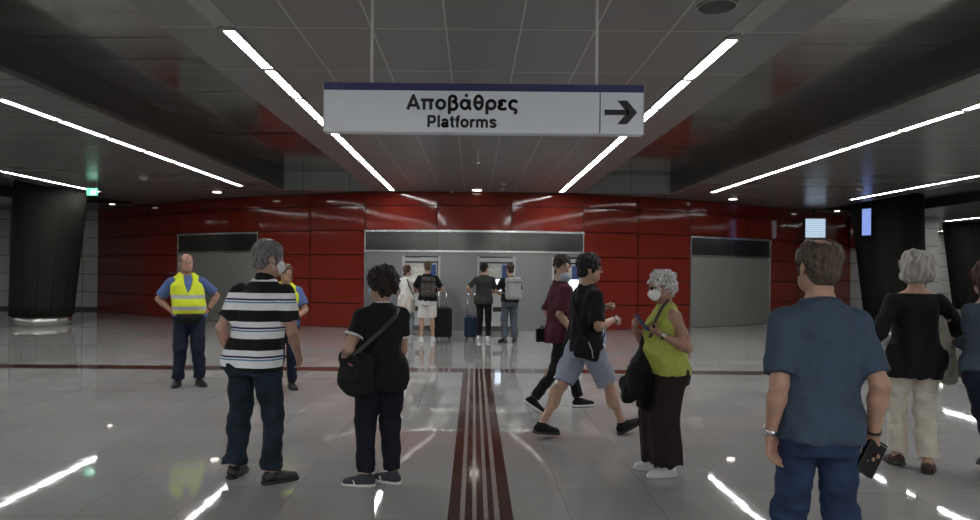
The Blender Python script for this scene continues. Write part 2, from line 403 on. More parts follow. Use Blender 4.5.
# grey tiled walls to either side, side and rear walls
YL = wall_y(13.45)
tag(MB().box(-27,-13.45,YL+0.02,YL+0.3,0,CEIL).build('wall_left', M_grey), 'grey tiled wall left of the red wall', 'wall', kind='structure')
b = MB(); b.box(13.45,16.6,YL+0.02,YL+0.3,0,CEIL,0); b.box(16.3,16.6,YL+0.3,34.0,0,CEIL,1); b.box(16.3,27,34.0,34.3,0,CEIL,0)
b.box(13.3,14.15,YL-0.25,YL+0.02,2.45,CEIL,2)
tag(b.build('wall_right', [M_grey, M_greyY, M_red]), 'grey tiled wall stepping back behind the dark pillars', 'wall', kind='structure')
M_rear = mat('rear_wall_grey', (0.3,0.3,0.29), 0.5)
tag(MB().box(-27,27,YB-0.2,YB,0,CEIL+0.5).build('wall_front', M_rear), 'grey wall at the near end of the hall', 'wall', kind='structure')
tag(MB().box(-27.2,-27,YB,36,0,CEIL).build('wall_left_side', M_greyY), 'grey tiled side wall at the far left', 'wall', kind='structure')
tag(MB().box(27,27.2,YB,36,0,CEIL).build('wall_right_side', M_greyY), 'grey tiled side wall at the far right', 'wall', kind='structure')
# skirting line under the left grey wall
tag(MB().box(-27,-13.45,YL-0.02,YL+0.02,0,0.1).build('baseboard_left', M_beam), 'dark skirting along the left grey tiled wall', 'skirting', kind='structure')

# pillars
def pillar(x, y, lean, label, r0=0.74, r1=0.86, top=CEIL+0.28):
    root = empty('pillar', (x,y,0), 0, label, 'pillar', kind='structure')
    prof=[]; ofs=[]
    for i in range(13):
        t=i/12; z=0.26+(top-0.26)*t; prof.append((r0+(r1-r0)*t, z)); ofs.append((lean*t,0))
    MB().lathe(prof, 56, ofs=ofs).build('shaft', M_pillar, root)
    MB().lathe([(r0-0.05,0),(r0-0.05,0.26)], 56).build('steel_base', M_steelbr, root)
    b = MB()
    for k in range(14):
        a = 2*math.pi*(k+0.3)/14; ca, sa_ = math.cos(a), math.sin(a)
        b.strap([(ca*(r0+0.001),sa_*(r0+0.001),0.27),(ca*(r1+0.001)+lean,sa_*(r1+0.001),top-0.01)], [(ca,sa_,0)]*2, 0.02, 0.006)
    b.build('panel_joint', M_pillar, root)
    return root
pillar(-11.35, 18.4, 0.24, 'thick dark leaning pillar with a steel base ring, on the left side')
pillar(12.4, 20.6, -0.3, 'thick dark leaning pillar with a blue screen beside the white-haired woman', r0=0.8, r1=0.95)
pillar(19.5, 27.2, -0.3, 'farther dark pillar above the red-haired woman', top=CEIL)

# ceiling light lines
M_trough = mat('light_trough', (0.3,0.3,0.29), 0.4)
def light_line(x, y0, y1, label, w=0.098, seg=1.245, group=None):
    root = empty('ceiling_light', (x,y0,CEIL), 0, label, 'ceiling light', group)
    L = y1-y0; n = max(1, round(L/seg)); sl = L/n
    b = MB(); hw = w/2+0.025
    b.box(-hw,-w/2,-0.02,L+0.02,-0.012,-0.0005); b.box(w/2,hw,-0.02,L+0.02,-0.012,-0.0005)
    for k in range(n+1): b.box(-w/2,w/2,k*sl-0.045,k*sl+0.045,-0.012,-0.0005)
    b.build('trough', M_trough, root)
    for k in range(n): MB().box(-w/2,w/2,k*sl+0.045,(k+1)*sl-0.045,-0.007,-0.001).build('diffuser', M_light, root)
    return root
light_line(-2.08, 5.84, 17.7, 'long ceiling light line running behind the left end of the hanging sign')
light_line(2.19, 5.95, 17.7, 'long ceiling light line running behind the arrow end of the hanging sign')
light_line(-5.7, 2.1, 17.1, 'bright ceiling light line between the left recess and the exit sign')
light_line(5.93, 2.1, 17.5, 'bright ceiling light line ending above the right steel doors')
light_line(-10.02, 3.2, 18.7, 'far left ceiling light line ending by the green exit sign')
light_line(10.15, 3.2, 18.9, 'far right ceiling light line ending by the right dark pillar')
light_line(17.6, 15.0, 26.2, 'distant ceiling light line crossing in front of the farther right pillar')
light_line(21.5, 27.5, 33.5, 'short distant ceiling light line near the notice on the far grey wall')
light_line(-17.6, 4.0, 20.0, 'ceiling light line over the far left aisle')
# unseen lines over the hall behind the viewer, widened to brighten sign and backs
for xx in (-2.08, 2.19, -5.7, 5.93, -10.1, 10.15):
    light_line(xx, -11.0, -0.8, 'unseen ceiling light line over the hall behind the viewer, widened to add light', w=0.2, group='light lines behind the viewer')

# unlit trough ahead of the two middle lines
b = MB()
for xx in (-2.08, 2.19): b.box(xx-0.09, xx+0.09, -1.2, 5.8, CEIL-0.004, CEIL-0.0005)
tag(b.build('trim_4', mat('unlit_trough', (0.33,0.33,0.32), 0.3)), 'unlit pale trough strips in the tiled ceiling ahead of the light lines', 'ceiling strip', kind='structure')

# downlights by the red wall
def downlight(x, y, label, r=0.07):
    root = empty('downlight', (x,y,CEIL), 0, label, 'downlight', 'downlights along the red wall')
    MB().lathe([(r+0.02,-0.008),(r+0.02,-0.0005)],24).build('rim', M_steelbr, root)
    MB().lathe([(r,-0.014),(r,-0.0085)],24).build('lens', M_down, root)
for (px,py,lab,r) in [(217,192,'small round downlight over the left steel doors',.11),(477,190,'small round downlight over the middle of the ticket machines',.12),(733,199,'small round downlight over the right steel doors',.11)]:
    p = on_ceil(px,py); 
    p.y = min(p.y, wall_y(p.x)-0.35)
    downlight(p.x,p.y,lab,r)
for sx,lab in ((-11.6,'small round downlight near the left end of the red wall'),(11.6,'small round downlight near the right end of the red wall')):
    downlight(sx, 22.4, lab, .08)
def ceil_unit(px, py, name, label, cat, r, drop=0.05):
    p = on_ceil(px,py); root = empty(name, p, 0, label, cat)
    MB().lathe([(r*0.55,-drop),(r*0.8,-drop*0.6),(r,-drop*0.35)],24).build('sensor_body', M_white, root)
    MB().lathe([(r*1.05,-drop*0.34),(r*1.05,-0.0005)],24).build('mounting_ring', M_rod, root)
ceil_unit(143.5,177,'smoke_detector','white smoke detector on the ceiling above the left end of the red wall','smoke detector',0.09,0.07)
ceil_unit(504,183,'smoke_detector','white smoke detector on the middle ceiling, the nearer of two','smoke detector',0.07,0.06)
ceil_unit(502,188.3,'smoke_detector','white smoke detector on the middle ceiling, the one nearer the red wall','smoke detector',0.07,0.05)
ceil_unit(452,191.2,'smoke_detector','small pale detector on the ceiling beside the middle downlight','smoke detector',0.06,0.04)
ceil_unit(859.6,188,'smoke_detector','white smoke detector on the ceiling by the right pillar','smoke detector',0.08,0.07)
p = on_ceil(717,6); root = empty('ceiling_speaker', p, 0, 'round dark ceiling speaker grille in the tiled ceiling right of the sign', 'speaker')
MB().lathe([(0.15,-0.010),(0.15,-0.0005)],40).build('bezel', M_trough, root)
b = MB()
for k in range(6): b.lathe([(0.135-k*0.022,-0.0125-0.0008*k),(0.135-k*0.022,-0.0105)],40)
b.build('grille', mat('speaker_grille',(0.06,0.06,0.06),0.6), root)
p = on_ceil(478,147); root = empty('ceiling_reflection_streak', p, 0, 'thin pale rod standing in for a reflected streak on the middle ceiling beyond the sign', 'reflection streak')  # thin pale rod added in place of a bright reflected streak
MB().tube([(0,0,0.0),(0,0,-0.24)],0.012,8).build('streak_rod', M_white, root); MB().lathe([(0.02,-0.265),(0.03,-0.25),(0.02,-0.235)],16).build('streak_tip', M_steelbr, root)

# hanging platform sign
SY = 4.4
sw0, sw1 = at(324,108,SY).x, at(643.5,108,SY).x
zt, zb = at(484,84.5,SY).z, at(484,132.8,SY).z
root = empty('direction_sign', ((sw0+sw1)/2, SY, zb), 0, 'long white hanging sign reading Platforms with a black arrow', 'sign')
W = sw1-sw0; H = zt-zb; cxs = (sw0+sw1)/2
M_signw = mat('sign_white', (0.82,0.87,0.95), 0.4)
M_ink = mat('sign_black', (0.012,0.012,0.014), 0.5)
MB().box(-W/2,W/2,0,0.09,0,H,0,bev=0.004).build('board', M_signw, root)
MB().box(-W/2-0.001,W/2+0.001,-0.004,0.094,H-0.042,H+0.004,0).build('blue_stripe', mat('sign_blue',(0.018,0.022,0.13),0.4), root)
MB().box(-W/2-0.006,-W/2,-0.002,0.092,-0.003,H+0.004).build('end_cap', M_rod, root); MB().box(W/2,W/2+0.006,-0.002,0.092,-0.003,H+0.004).build('end_cap', M_rod, root)
def sx(px): return at(px,108,SY).x-cxs
def sz(px,py): return at(px,py,SY).z-zb
MB().box(sx(600)-0.003,sx(600)+0.003,-0.003,0,0.002,H-0.043).build('divider', M_ink, root)
text_mesh('lettering', 'Αποβάθρες', M_ink, root, sx(462.5), 0, sz(462,110.0), sx(518)-sx(407), 0.095, sw=0.15)
text_mesh('lettering', 'Platforms', M_ink, root, sx(462), 0, sz(462,127.6), sx(497)-sx(427.5), 0.076, sw=0.15)
ax0, ax1, az = sx(604.5), sx(637), sz(620,112.5)
L = ax1-ax0; th = 0.033; hh = 0.074; kk = 0.045
b = MB()
def prism(q):
    f0 = [b.bm.verts.new((x,-0.004,z)) for x,z in q]; f1 = [b.bm.verts.new((x,0.001,z)) for x,z in q]
    b.bm.faces.new(f0); b.bm.faces.new(list(reversed(f1)))
    for k in range(4): b.bm.faces.new((f0[k],f1[k],f1[(k+1)%4],f0[(k+1)%4]))
prism([(ax0,az-th/2),(ax1-0.05,az-th/2),(ax1-0.05,az+th/2),(ax0,az+th/2)])
for q in (-1,1): prism([(ax1-0.062,az),(ax1,az),(ax1-0.062,az+q*hh),(ax1-0.124,az+q*hh)])
b.build('arrow', M_ink, root)
for px in (370.5, 597.5):
    MB().tube([(sx(px),0.045,H),(sx(px),0.045,CEIL-zb)],0.010,10).build('hanging_rod', mat('pale_rod',(0.8,0.8,0.8),0.4), root)

# green exit sign
M_exit = mat('exit_green', (0.05,0.35,0.2), 0.4, emit=(0.12,0.62,0.38), estr=0.9)
M_exitw = mat('exit_white', (0.8,0.85,0.8), 0.4, emit=(0.75,1.0,0.85), estr=1.3)
Ye = 16.6; p0, p1 = at(86.5,188,Ye), at(97,195.5,Ye)
root = empty('exit_sign', ((p0.x+p1.x)/2,Ye,p1.z), 0, 'small green emergency exit sign hanging below the ceiling', 'exit sign')
w_, h_ = (p1.x-p0.x)/2, p0.z-p1.z
MB().box(-w_,w_,0,0.04,0,h_,0,bev=0.004).build('light_box', M_exit, root)
b = MB()
b.box(-w_*0.15,w_*0.12,-0.004,0,h_*0.25,h_*0.62); b.box(-w_*0.1,w_*0.08,-0.004,0,h_*0.66,h_*0.82)
b.box(-w_*0.35,-w_*0.13,-0.004,0,h_*0.12,h_*0.22); b.box(w_*0.1,w_*0.3,-0.004,0,h_*0.12,h_*0.3)
b.build('running_figure', M_exitw, root)
MB().box(w_*0.45,w_*0.8,-0.004,0,h_*0.12,h_*0.85).build('doorway_symbol', M_exitw, root)
for q in (-1,1): MB().tube([(q*w_*0.8,0.02,h_),(q*w_*0.8,0.02,CEIL-p1.z)],0.006,6).build('hanging_rod', M_rod, root)

# monitors
def screen_mat(name, base, lines, n, s):
    m = bpy.data.materials.new(name); m.use_nodes = True; nt = m.node_tree; b_ = nt.nodes['Principled BSDF']
    tc = nt.nodes.new('ShaderNodeTexCoord'); sp = nt.nodes.new('ShaderNodeSeparateXYZ'); nt.links.new(tc.outputs['Object'], sp.inputs[0])
    ml = nt.nodes.new('ShaderNodeMath'); ml.operation='MULTIPLY'; ml.inputs[1].default_value = n; nt.links.new(sp.outputs['Z'], ml.inputs[0])
    fr = nt.nodes.new('ShaderNodeMath'); fr.operation='FRACT'; nt.links.new(ml.outputs[0], fr.inputs[0])
    r = ramp_const(nt, [(0,base),(0.62,lines)]); nt.links.new(fr.outputs[0], r.inputs['Fac'])
    nt.links.new(r.outputs['Color'], b_.inputs['Emission Color']); b_.inputs['Emission Strength'].default_value = s
    b_.inputs['Base Color'].default_value = (0.02,0.02,0.02,1); b_.inputs['Roughness'].default_value = 0.2
    return m
Ym = 21.6
p0, p1 = at(805,218,Ym), at(825.3,239.3,Ym)
root = empty('monitor', ((p0.x+p1.x)/2,Ym,p1.z), R(-6), 'lit departures monitor hanging in front of the red wall', 'monitor')
w_, h_ = (p1.x-p0.x)/2, p0.z-p1.z
MB().box(-w_,w_,0,0.12,0,h_,0,bev=0.01).build('case', M_black, root)
MB().box(-w_+0.03,w_-0.015,-0.004,0.001,0.05,h_-0.02).build('screen', screen_mat('timetable_screen',(0.62,0.78,0.92),(0.42,0.58,0.8),16,0.42), root)
MB().tube([(0,0.1,h_),(0,0.1,CEIL-p1.z)],0.03,10).build('ceiling_mount', M_black, root)
Yp = 19.95
p0, p1 = at(862.5,208,Yp), at(870.5,236,Yp)
root = empty('monitor', ((p0.x+p1.x)/2,Yp,p1.z), R(-62), 'narrow bluish lit screen fixed on the side of the right dark pillar', 'monitor')
h_ = p0.z-p1.z; w_ = 0.15
MB().box(-w_,w_,0,0.06,0,h_,0,bev=0.008).build('case', M_black, root)
MB().box(-w_+0.02,w_-0.02,-0.004,0.001,0.02,h_-0.02).build('screen', mat('blue_screen',(0.02,0.02,0.03),0.2,emit=(0.25,0.36,0.8),estr=0.5), root)
MB().box(-0.05,0.05,0.06,0.12,h_*0.4,h_*0.6).build('wall_bracket', M_black, root)
# notice sheet on the stepped back grey wall
p0, p1 = at(936,238,33.9), at(942.5,246.5,33.9)
root = empty('notice', ((p0.x+p1.x)/2,33.98,p1.z), 0, 'small pale paper notice on the far grey tiled wall between the two pillars', 'notice')
MB().box(-(p1.x-p0.x)/2,(p1.x-p0.x)/2,-0.01,0,0,p0.z-p1.z).build('sheet', mat('paper',(0.6,0.58,0.5),0.7), root)
p0, p1 = at(934,224,33.8), at(953,250,33.8)
root = empty('wall_cabinet', ((p0.x+p1.x)/2,33.95,p1.z+0.0), 0, 'dark glazed box above the paper notice on the far grey wall', 'cabinet')
MB().box(-0.5,0.5,-0.12,0,0.75,2.0,0,bev=0.01).build('housing', M_beam, root); MB().box(-0.45,0.45,-0.125,-0.119,0.8,1.95).build('glass_front', mat('dark_glass',(0.02,0.022,0.022),0.08), root)

# ticket machines
M_mach = mat('machine_white', (0.40,0.41,0.41), 0.4); M_map = mat('machine_notice', (0.5,0.5,0.46), 0.5, noise=(22,0.35)); M_hdr = mat('machine_header_blue',(0.03,0.07,0.22),0.4)
M_scr = mat('machine_screen',(0.02,0.02,0.03),0.2,emit=(0.6,0.72,0.85),estr=1.1)
labs = ['white ticket machine used by the woman in white','white ticket machine between the man in dark grey and the backpacker','white ticket machine partly hidden behind the walking young men']
for (a,c),lab in zip(NICH,labs):
    m_ = (a+c)/2; p = wp(m_,0.0); e = wp(m_+0.01,0)-p; rz = math.atan2(e.y,e.x)
    w_ = (c-a)/2-0.085
    root = empty('ticket_machine', (p.x,p.y,0), rz, lab, 'ticket machine', 'ticket machines in the steel facade')
    MB().box(-w_,w_,-0.24,0.015,0.13,0.97,0,bev=0.01).build('lower_cabinet', M_mach, root)
    MB().box(-w_+0.02,w_-0.02,-0.2,0.015,0,0.13).build('plinth', M_beam, root)
    MB().box(-w_,w_,-0.06,0.015,0.97,1.72,0).build('back_panel', M_mach, root)
    MB().box(-w_+0.02,w_*0.3,-0.066,-0.06,1.1,1.68).build('notice_panel', M_map, root)
    MB().box(w_*0.36,w_-0.02,-0.066,-0.06,1.2,1.68).build('blue_panel', M_hdr, root)
    b = MB(); b.box(-w_-0.02,0.0,-0.09,0.015,1.76,1.85,0,bev=0.006); b.box(0.0,w_+0.02,-0.09,0.015,1.755,1.865,1,bev=0.006); b.build('header', [M_mach, M_hdr], root)
    MB().box(-0.06,0.28,-0.2,-0.06,0.97,1.36,0,bev=0.015).build('screen_housing', M_black, root)
    MB().box(-0.03,0.25,-0.206,-0.199,1.02,1.33).build('screen', M_scr, root)
    b = MB(); b.box(-w_+0.03,-0.12,-0.28,-0.1,0.97,1.0,0,bev=0.005); b.build('keypad_shelf', M_rod, root)
    MB().box(-0.1,0.14,-0.246,-0.24,0.5,0.62).build('ticket_tray', M_black, root)

# render look
SC.view_settings.view_transform = 'Standard'; SC.view_settings.look = 'None'
SC.view_settings.exposure = 1.02; SC.view_settings.gamma = 1.0; SC.view_settings.use_curve_mapping = False
wd = bpy.data.worlds.new('world'); SC.world = wd; wd.use_nodes = True
wd.node_tree.nodes['Background'].inputs['Color'].default_value = (0.02,0.02,0.02,1)
wd.node_tree.nodes['Background'].inputs['Strength'].default_value = 0.1
try:
    SC.cycles.use_denoising = True; SC.cycles.max_bounces = 10; SC.cycles.diffuse_bounces = 5; SC.cycles.glossy_bounces = 5
    SC.cycles.sample_clamp_indirect = 6.0; SC.cycles.use_light_tree = True; SC.cycles.caustics_reflective = False
except Exception: pass
# ------------------------------------------------------------------ solid modelling: smooth blends sampled on a grid, then meshed
V3 = lambda *a: np.array(a if len(a)==3 else a[0], dtype=np.float64)
def unit(v): v = np.asarray(v, dtype=np.float64); return v/max(np.linalg.norm(v),1e-9)

class Field:
    def __init__(s, lo, hi, h):
        s.lo = np.array(lo, dtype=np.float64); s.h = h
        s.n = np.maximum(np.ceil((np.array(hi)-s.lo)/h).astype(int)+1, 4)
        s.D = np.full(tuple(s.n), 0.3, dtype=np.float32)
        s.ax = [(s.lo[i]+h*np.arange(s.n[i])).astype(np.float32) for i in range(3)]
    def blk(s, lo, hi, m):
        sl = []
        for i in range(3):
            a = int(np.clip(np.floor((lo[i]-m-s.lo[i])/s.h),0,s.n[i]-1)); b = int(np.clip(np.ceil((hi[i]+m-s.lo[i])/s.h)+1,a+1,s.n[i]))
            sl.append(slice(a,b))
        sl = tuple(sl)
        return sl, s.ax[0][sl[0]][:,None,None], s.ax[1][sl[1]][None,:,None], s.ax[2][sl[2]][None,None,:]
    def put(s, sl, d, k, op):
        A = s.D[sl]
        if op == 'sub': 
            d = -d
            if k > 0:
                hh = np.maximum(k-np.abs(A-d),0)/k; s.D[sl] = np.maximum(A,d)+hh*hh*k*0.25
            else: s.D[sl] = np.maximum(A,d)
        else:
            if k > 0:
                hh = np.maximum(k-np.abs(A-d),0)/k; s.D[sl] = np.minimum(A,d)-hh*hh*k*0.25
            else: s.D[sl] = np.minimum(A,d)
    def seg(s, a, b, ra, rb, k=0.02, op='add', cut=None, cut2=None, sq=None):
        """capsule whose radius runs from ra to rb; cut=(point,normal) slices it flat; sq=(axis, factor) squashes it"""
        a = V3(a); b = V3(b); r = max(ra,rb); e = r*(1 if not sq else max(1,1/sq[1]))
        lo = np.minimum(a,b)-e; hi = np.maximum(a,b)+e
        sl,X,Y,Z = s.blk(lo,hi,k+3*s.h)
        ba = b-a; bb = float(ba@ba)+1e-12
        dx,dy,dz = X-a[0],Y-a[1],Z-a[2]
        t = np.clip((dx*ba[0]+dy*ba[1]+dz*ba[2])/bb,0,1)
        qx,qy,qz = dx-t*ba[0],dy-t*ba[1],dz-t*ba[2]
        if sq is not None:
            n_ = unit(sq[0]); w = (qx*n_[0]+qy*n_[1]+qz*n_[2])*(sq[1]-1)
            qx,qy,qz = qx+w*n_[0],qy+w*n_[1],qz+w*n_[2]
        d = np.sqrt(qx*qx+qy*qy+qz*qz)-(ra+(rb-ra)*t)
        for c in (cut,cut2):
            if c is not None:
                p,n_ = V3(c[0]),unit(c[1]); d = np.maximum(d,(X-p[0])*n_[0]+(Y-p[1])*n_[1]+(Z-p[2])*n_[2])
        s.put(sl,d.astype(np.float32),k,op)
    def ell(s, c, r, Rm=None, k=0.02, op='add', cut=None):
        c = V3(c); r = V3(r); m = r.max() if Rm is not None else r
        sl,X,Y,Z = s.blk(c-m,c+m,k+3*s.h)
        dx,dy,dz = X-c[0],Y-c[1],Z-c[2]
        if Rm is not None:
            Rm = np.asarray(Rm)       # columns are the ellipsoid's axes
            dx,dy,dz = (dx*Rm[0,i]+dy*Rm[1,i]+dz*Rm[2,i] for i in range(3))
        k0 = np.sqrt((dx/r[0])**2+(dy/r[1])**2+(dz/r[2])**2); k1 = np.sqrt((dx/r[0]**2)**2+(dy/r[1]**2)**2+(dz/r[2]**2)**2)
        d = k0*(k0-1)/np.maximum(k1,1e-6)
        if cut is not None:
            p,n_ = V3(cut[0]),unit(cut[1]); d = np.maximum(d,(X-p[0])*n_[0]+(Y-p[1])*n_[1]+(Z-p[2])*n_[2])
        s.put(sl,d.astype(np.float32),k,op)
    def rbox(s, c, hsz, r, Rm=None, k=0.0, op='add'):
        c = V3(c); hs = V3(hsz); m = np.linalg.norm(hs) if Rm is not None else hs
        sl,X,Y,Z = s.blk(c-m,c+m,k+3*s.h)
        dx,dy,dz = X-c[0],Y-c[1],Z-c[2]
        if Rm is not None:
            Rm = np.asarray(Rm); dx,dy,dz = (dx*Rm[0,i]+dy*Rm[1,i]+dz*Rm[2,i] for i in range(3))
        q = [np.abs(v)-(hs[i]-r) for i,v in enumerate((dx,dy,dz))]
        d = np.sqrt(np.maximum(q[0],0)**2+np.maximum(q[1],0)**2+np.maximum(q[2],0)**2)+np.minimum(np.maximum(np.maximum(q[0],q[1]),q[2]),0)-r
        s.put(sl,d.astype(np.float32),k,op)
    def loft(s, rings, k=0.02, op='add', pw=2.0, twist=None):
        """stack of ellipses along z: rings = (z, cx, cy, a, b); twist=(z0, ang0, z1, ang1) turns them"""
        rg = sorted(rings); zs = np.array([q[0] for q in rg])
        A = np.array([q[1:] for q in rg]); m = max(A[:,2].max(),A[:,3].max())
        lo = (A[:,0].min()-m,A[:,1].min()-m,zs[0]); hi = (A[:,0].max()+m,A[:,1].max()+m,zs[-1])
        sl,X,Y,Z = s.blk(lo,hi,k+3*s.h)
        z1 = Z[0,0,:]
        zz = np.clip(z1, zs[0], zs[-1])
        def ip(col):
            # smooth interpolation through the rings
            i = np.clip(np.searchsorted(zs,zz)-1,0,len(zs)-2); t = (zz-zs[i])/(zs[i+1]-zs[i])
            g = np.gradient(A[:,col],zs); hgt = zs[i+1]-zs[i]; t2,t3 = t*t,t*t*t
            return ((2*t3-3*t2+1)*A[i,col]+(t3-2*t2+t)*hgt*g[i]+(-2*t3+3*t2)*A[i+1,col]+(t3-t2)*hgt*g[i+1])[None,None,:]
        cx,cy,a,b = ip(0),ip(1),np.maximum(ip(2),0.005),np.maximum(ip(3),0.005)
        dx,dy = X-cx,Y-cy
        if twist:
            an = np.interp(zz,[twist[0],twist[2]],[twist[1],twist[3]])[None,None,:]; ca,sa = np.cos(an),np.sin(an)
            dx,dy = dx*ca+dy*sa,-dx*sa+dy*ca
        if pw == 2.0: k0 = np.sqrt((dx/a)**2+(dy/b)**2)
        else: k0 = (np.abs(dx/a)**pw+np.abs(dy/b)**pw)**(1/pw)
        k1 = np.sqrt((dx/a**2)**2+(dy/b**2)**2)
        d = k0*(k0-1)/np.maximum(k1,1e-4)
        d = np.maximum(d,np.maximum(zs[0]-Z,Z-zs[-1]))
        s.put(sl,d.astype(np.float32),k,op)
    def plane(s, p, n_, op='cut'):
        """drop everything on the side the normal points to"""
        p = V3(p); n_ = unit(n_)
        d = (s.ax[0][:,None,None]-p[0])*n_[0]+(s.ax[1][None,:,None]-p[1])*n_[1]+(s.ax[2][None,None,:]-p[2])*n_[2]
        s.D = np.maximum(s.D,d.astype(np.float32))
    def noise(s, amp, freq, seed=0, n=9, band=0.05, zr=None):
        rs = np.random.RandomState(seed); fr = np.array(freq if hasattr(freq,'__len__') else (freq,)*3, dtype=np.float64)
        idx = np.nonzero(np.abs(s.D) < band)
        if len(idx[0]) == 0: return
        P = np.stack([s.ax[i][idx[i]] for i in range(3)],1).astype(np.float64)
        v = np.zeros(len(P))
        for _ in range(n):
            kd = rs.normal(size=3)*fr; w = rs.normal(size=3)*fr*0.5
            v += np.sin(P@kd+rs.uniform(0,6.28)+0.8*np.sin(P@w+rs.uniform(0,6.28)))
        v = np.clip(v/np.sqrt(n/2),-1.7,1.7)*amp
        if zr is not None: v *= np.interp(P[:,2],zr[0],zr[1])
        s.D[idx] += v.astype(np.float32)
    def mesh(s, smooth=1):
        D = s.D; D[0]=D[-1]=0.3; D[:,0]=D[:,-1]=0.3; D[:,:,0]=D[:,:,-1]=0.3
        ins = D < 0
        c = np.zeros(tuple(np.array(D.shape)-1), dtype=np.int8)
        for i in (0,1):
            for j in (0,1):
                for k in (0,1): c += ins[i:D.shape[0]-1+i, j:D.shape[1]-1+j, k:D.shape[2]-1+k]
        I = np.argwhere((c>0)&(c<8))
        cor = {(i,j,k):D[I[:,0]+i,I[:,1]+j,I[:,2]+k] for i in (0,1) for j in (0,1) for k in (0,1)}
        acc = np.zeros((len(I),3)); cnt = np.zeros(len(I))
        for ax in range(3):
            o = [a for a in range(3) if a != ax]
            for u in (0,1):
                for w in (0,1):
                    p = [0,0,0]; p[o[0]]=u; p[o[1]]=w; q = list(p); q[ax]=1
                    a,b = cor[tuple(p)],cor[tuple(q)]; m = (a<0)!=(b<0)
                    t = np.where(m,a/np.where(m,a-b,1),0)
                    pos = np.tile(np.array(p,dtype=np.float64),(len(I),1)); pos[:,ax] = t
                    acc += pos*m[:,None]; cnt += m
        Vt = s.lo+(I+acc/np.maximum(cnt,1)[:,None])*s.h
        vid = np.full(c.shape,-1,dtype=np.int32); vid[I[:,0],I[:,1],I[:,2]] = np.arange(len(I))
        Q = []
        for ax in range(3):
            o = [(ax+1)%3,(ax+2)%3]
            A = ins.take(range(0,D.shape[ax]-1),axis=ax); B = ins.take(range(1,D.shape[ax]),axis=ax)
            E = np.argwhere(A!=B)
            E = E[(E[:,o[0]]>0)&(E[:,o[1]]>0)&(E[:,o[0]]<D.shape[o[0]]-1)&(E[:,o[1]]<D.shape[o[1]]-1)]
            fl = A[E[:,0],E[:,1],E[:,2]]
            def g(d0,d1):
                e = E.copy(); e[:,o[0]] -= d0; e[:,o[1]] -= d1; return vid[e[:,0],e[:,1],e[:,2]]
            q = np.stack([g(1,1),g(0,1),g(0,0),g(1,0)],1)
            q[~fl] = q[~fl][:,::-1]; Q.append(q)
        Q = np.concatenate(Q); Q = Q[(Q>=0).all(1)]
        for _ in range(smooth):
            S = np.zeros_like(Vt); n = np.zeros(len(Vt))
            for a in range(4):
                for b_ in ((a+1)%4,(a+3)%4):
                    S += np.stack([np.bincount(Q[:,a],Vt[Q[:,b_],i],len(Vt)) for i in range(3)],1); n += np.bincount(Q[:,a],minlength=len(Vt))
            Vt = Vt*0.45+0.55*S/np.maximum(n,1)[:,None]
        return Vt, Q

def np_mesh(name, Vt, Q, mats, mi=None):
    me = bpy.data.meshes.new(name)
    me.vertices.add(len(Vt)); me.vertices.foreach_set('co', np.ascontiguousarray(Vt,dtype=np.float32).reshape(-1))
    me.loops.add(Q.size); me.loops.foreach_set('vertex_index', np.ascontiguousarray(Q,dtype=np.int32).reshape(-1))
    me.polygons.add(len(Q)); me.polygons.foreach_set('loop_start', np.arange(0,Q.size,4,dtype=np.int32))
    for m in (mats if isinstance(mats,(list,tuple)) else [mats]): me.materials.append(m)
    if mi is not None: me.polygons.foreach_set('material_index', mi.astype(np.int32))
    me.polygons.foreach_set('use_smooth', np.ones(len(Q),dtype=bool))
    me.update(); me.validate()
    return me

def rotz(a): c,s_ = math.cos(a),math.sin(a); return np.array([[c,-s_,0],[s_,c,0],[0,0,1.0]])
def rot_axis(ax, a):
    ax = unit(ax); K = np.array([[0,-ax[2],ax[1]],[ax[2],0,-ax[0]],[-ax[1],ax[0],0]]); return np.eye(3)+math.sin(a)*K+(1-math.cos(a))*K@K
def ik(a, t, l1, l2, pole):
    """middle joint of a two-bone limb from a reaching for t, bending towards pole; returns mid, end"""
    a,t = V3(a),V3(t); d = t-a; L = np.linalg.norm(d); L2 = min(L,(l1+l2)*0.999); u = unit(d); t = a+u*L2
    x = (l1*l1-l2*l2+L2*L2)/(2*L2); hgt = math.sqrt(max(l1*l1-x*x,0)); p = V3(pole); p = unit(p-u*(p@u))
    return a+u*x+p*hgt, t

SKIN_N = 0
HS = 1.06      # head size against the 1.75 m figure
def skin_mat(col):
    global SKIN_N; SKIN_N += 1
    return mat('skin_%d'%SKIN_N, col, 0.5, spec=0.35, noise=(25,0.12))
M_eyew = mat('eye_white',(0.55,0.53,0.5),0.3); M_eyed = mat('iris_dark',(0.03,0.02,0.015),0.2); M_lip = mat('lips',(0.32,0.13,0.10),0.45)

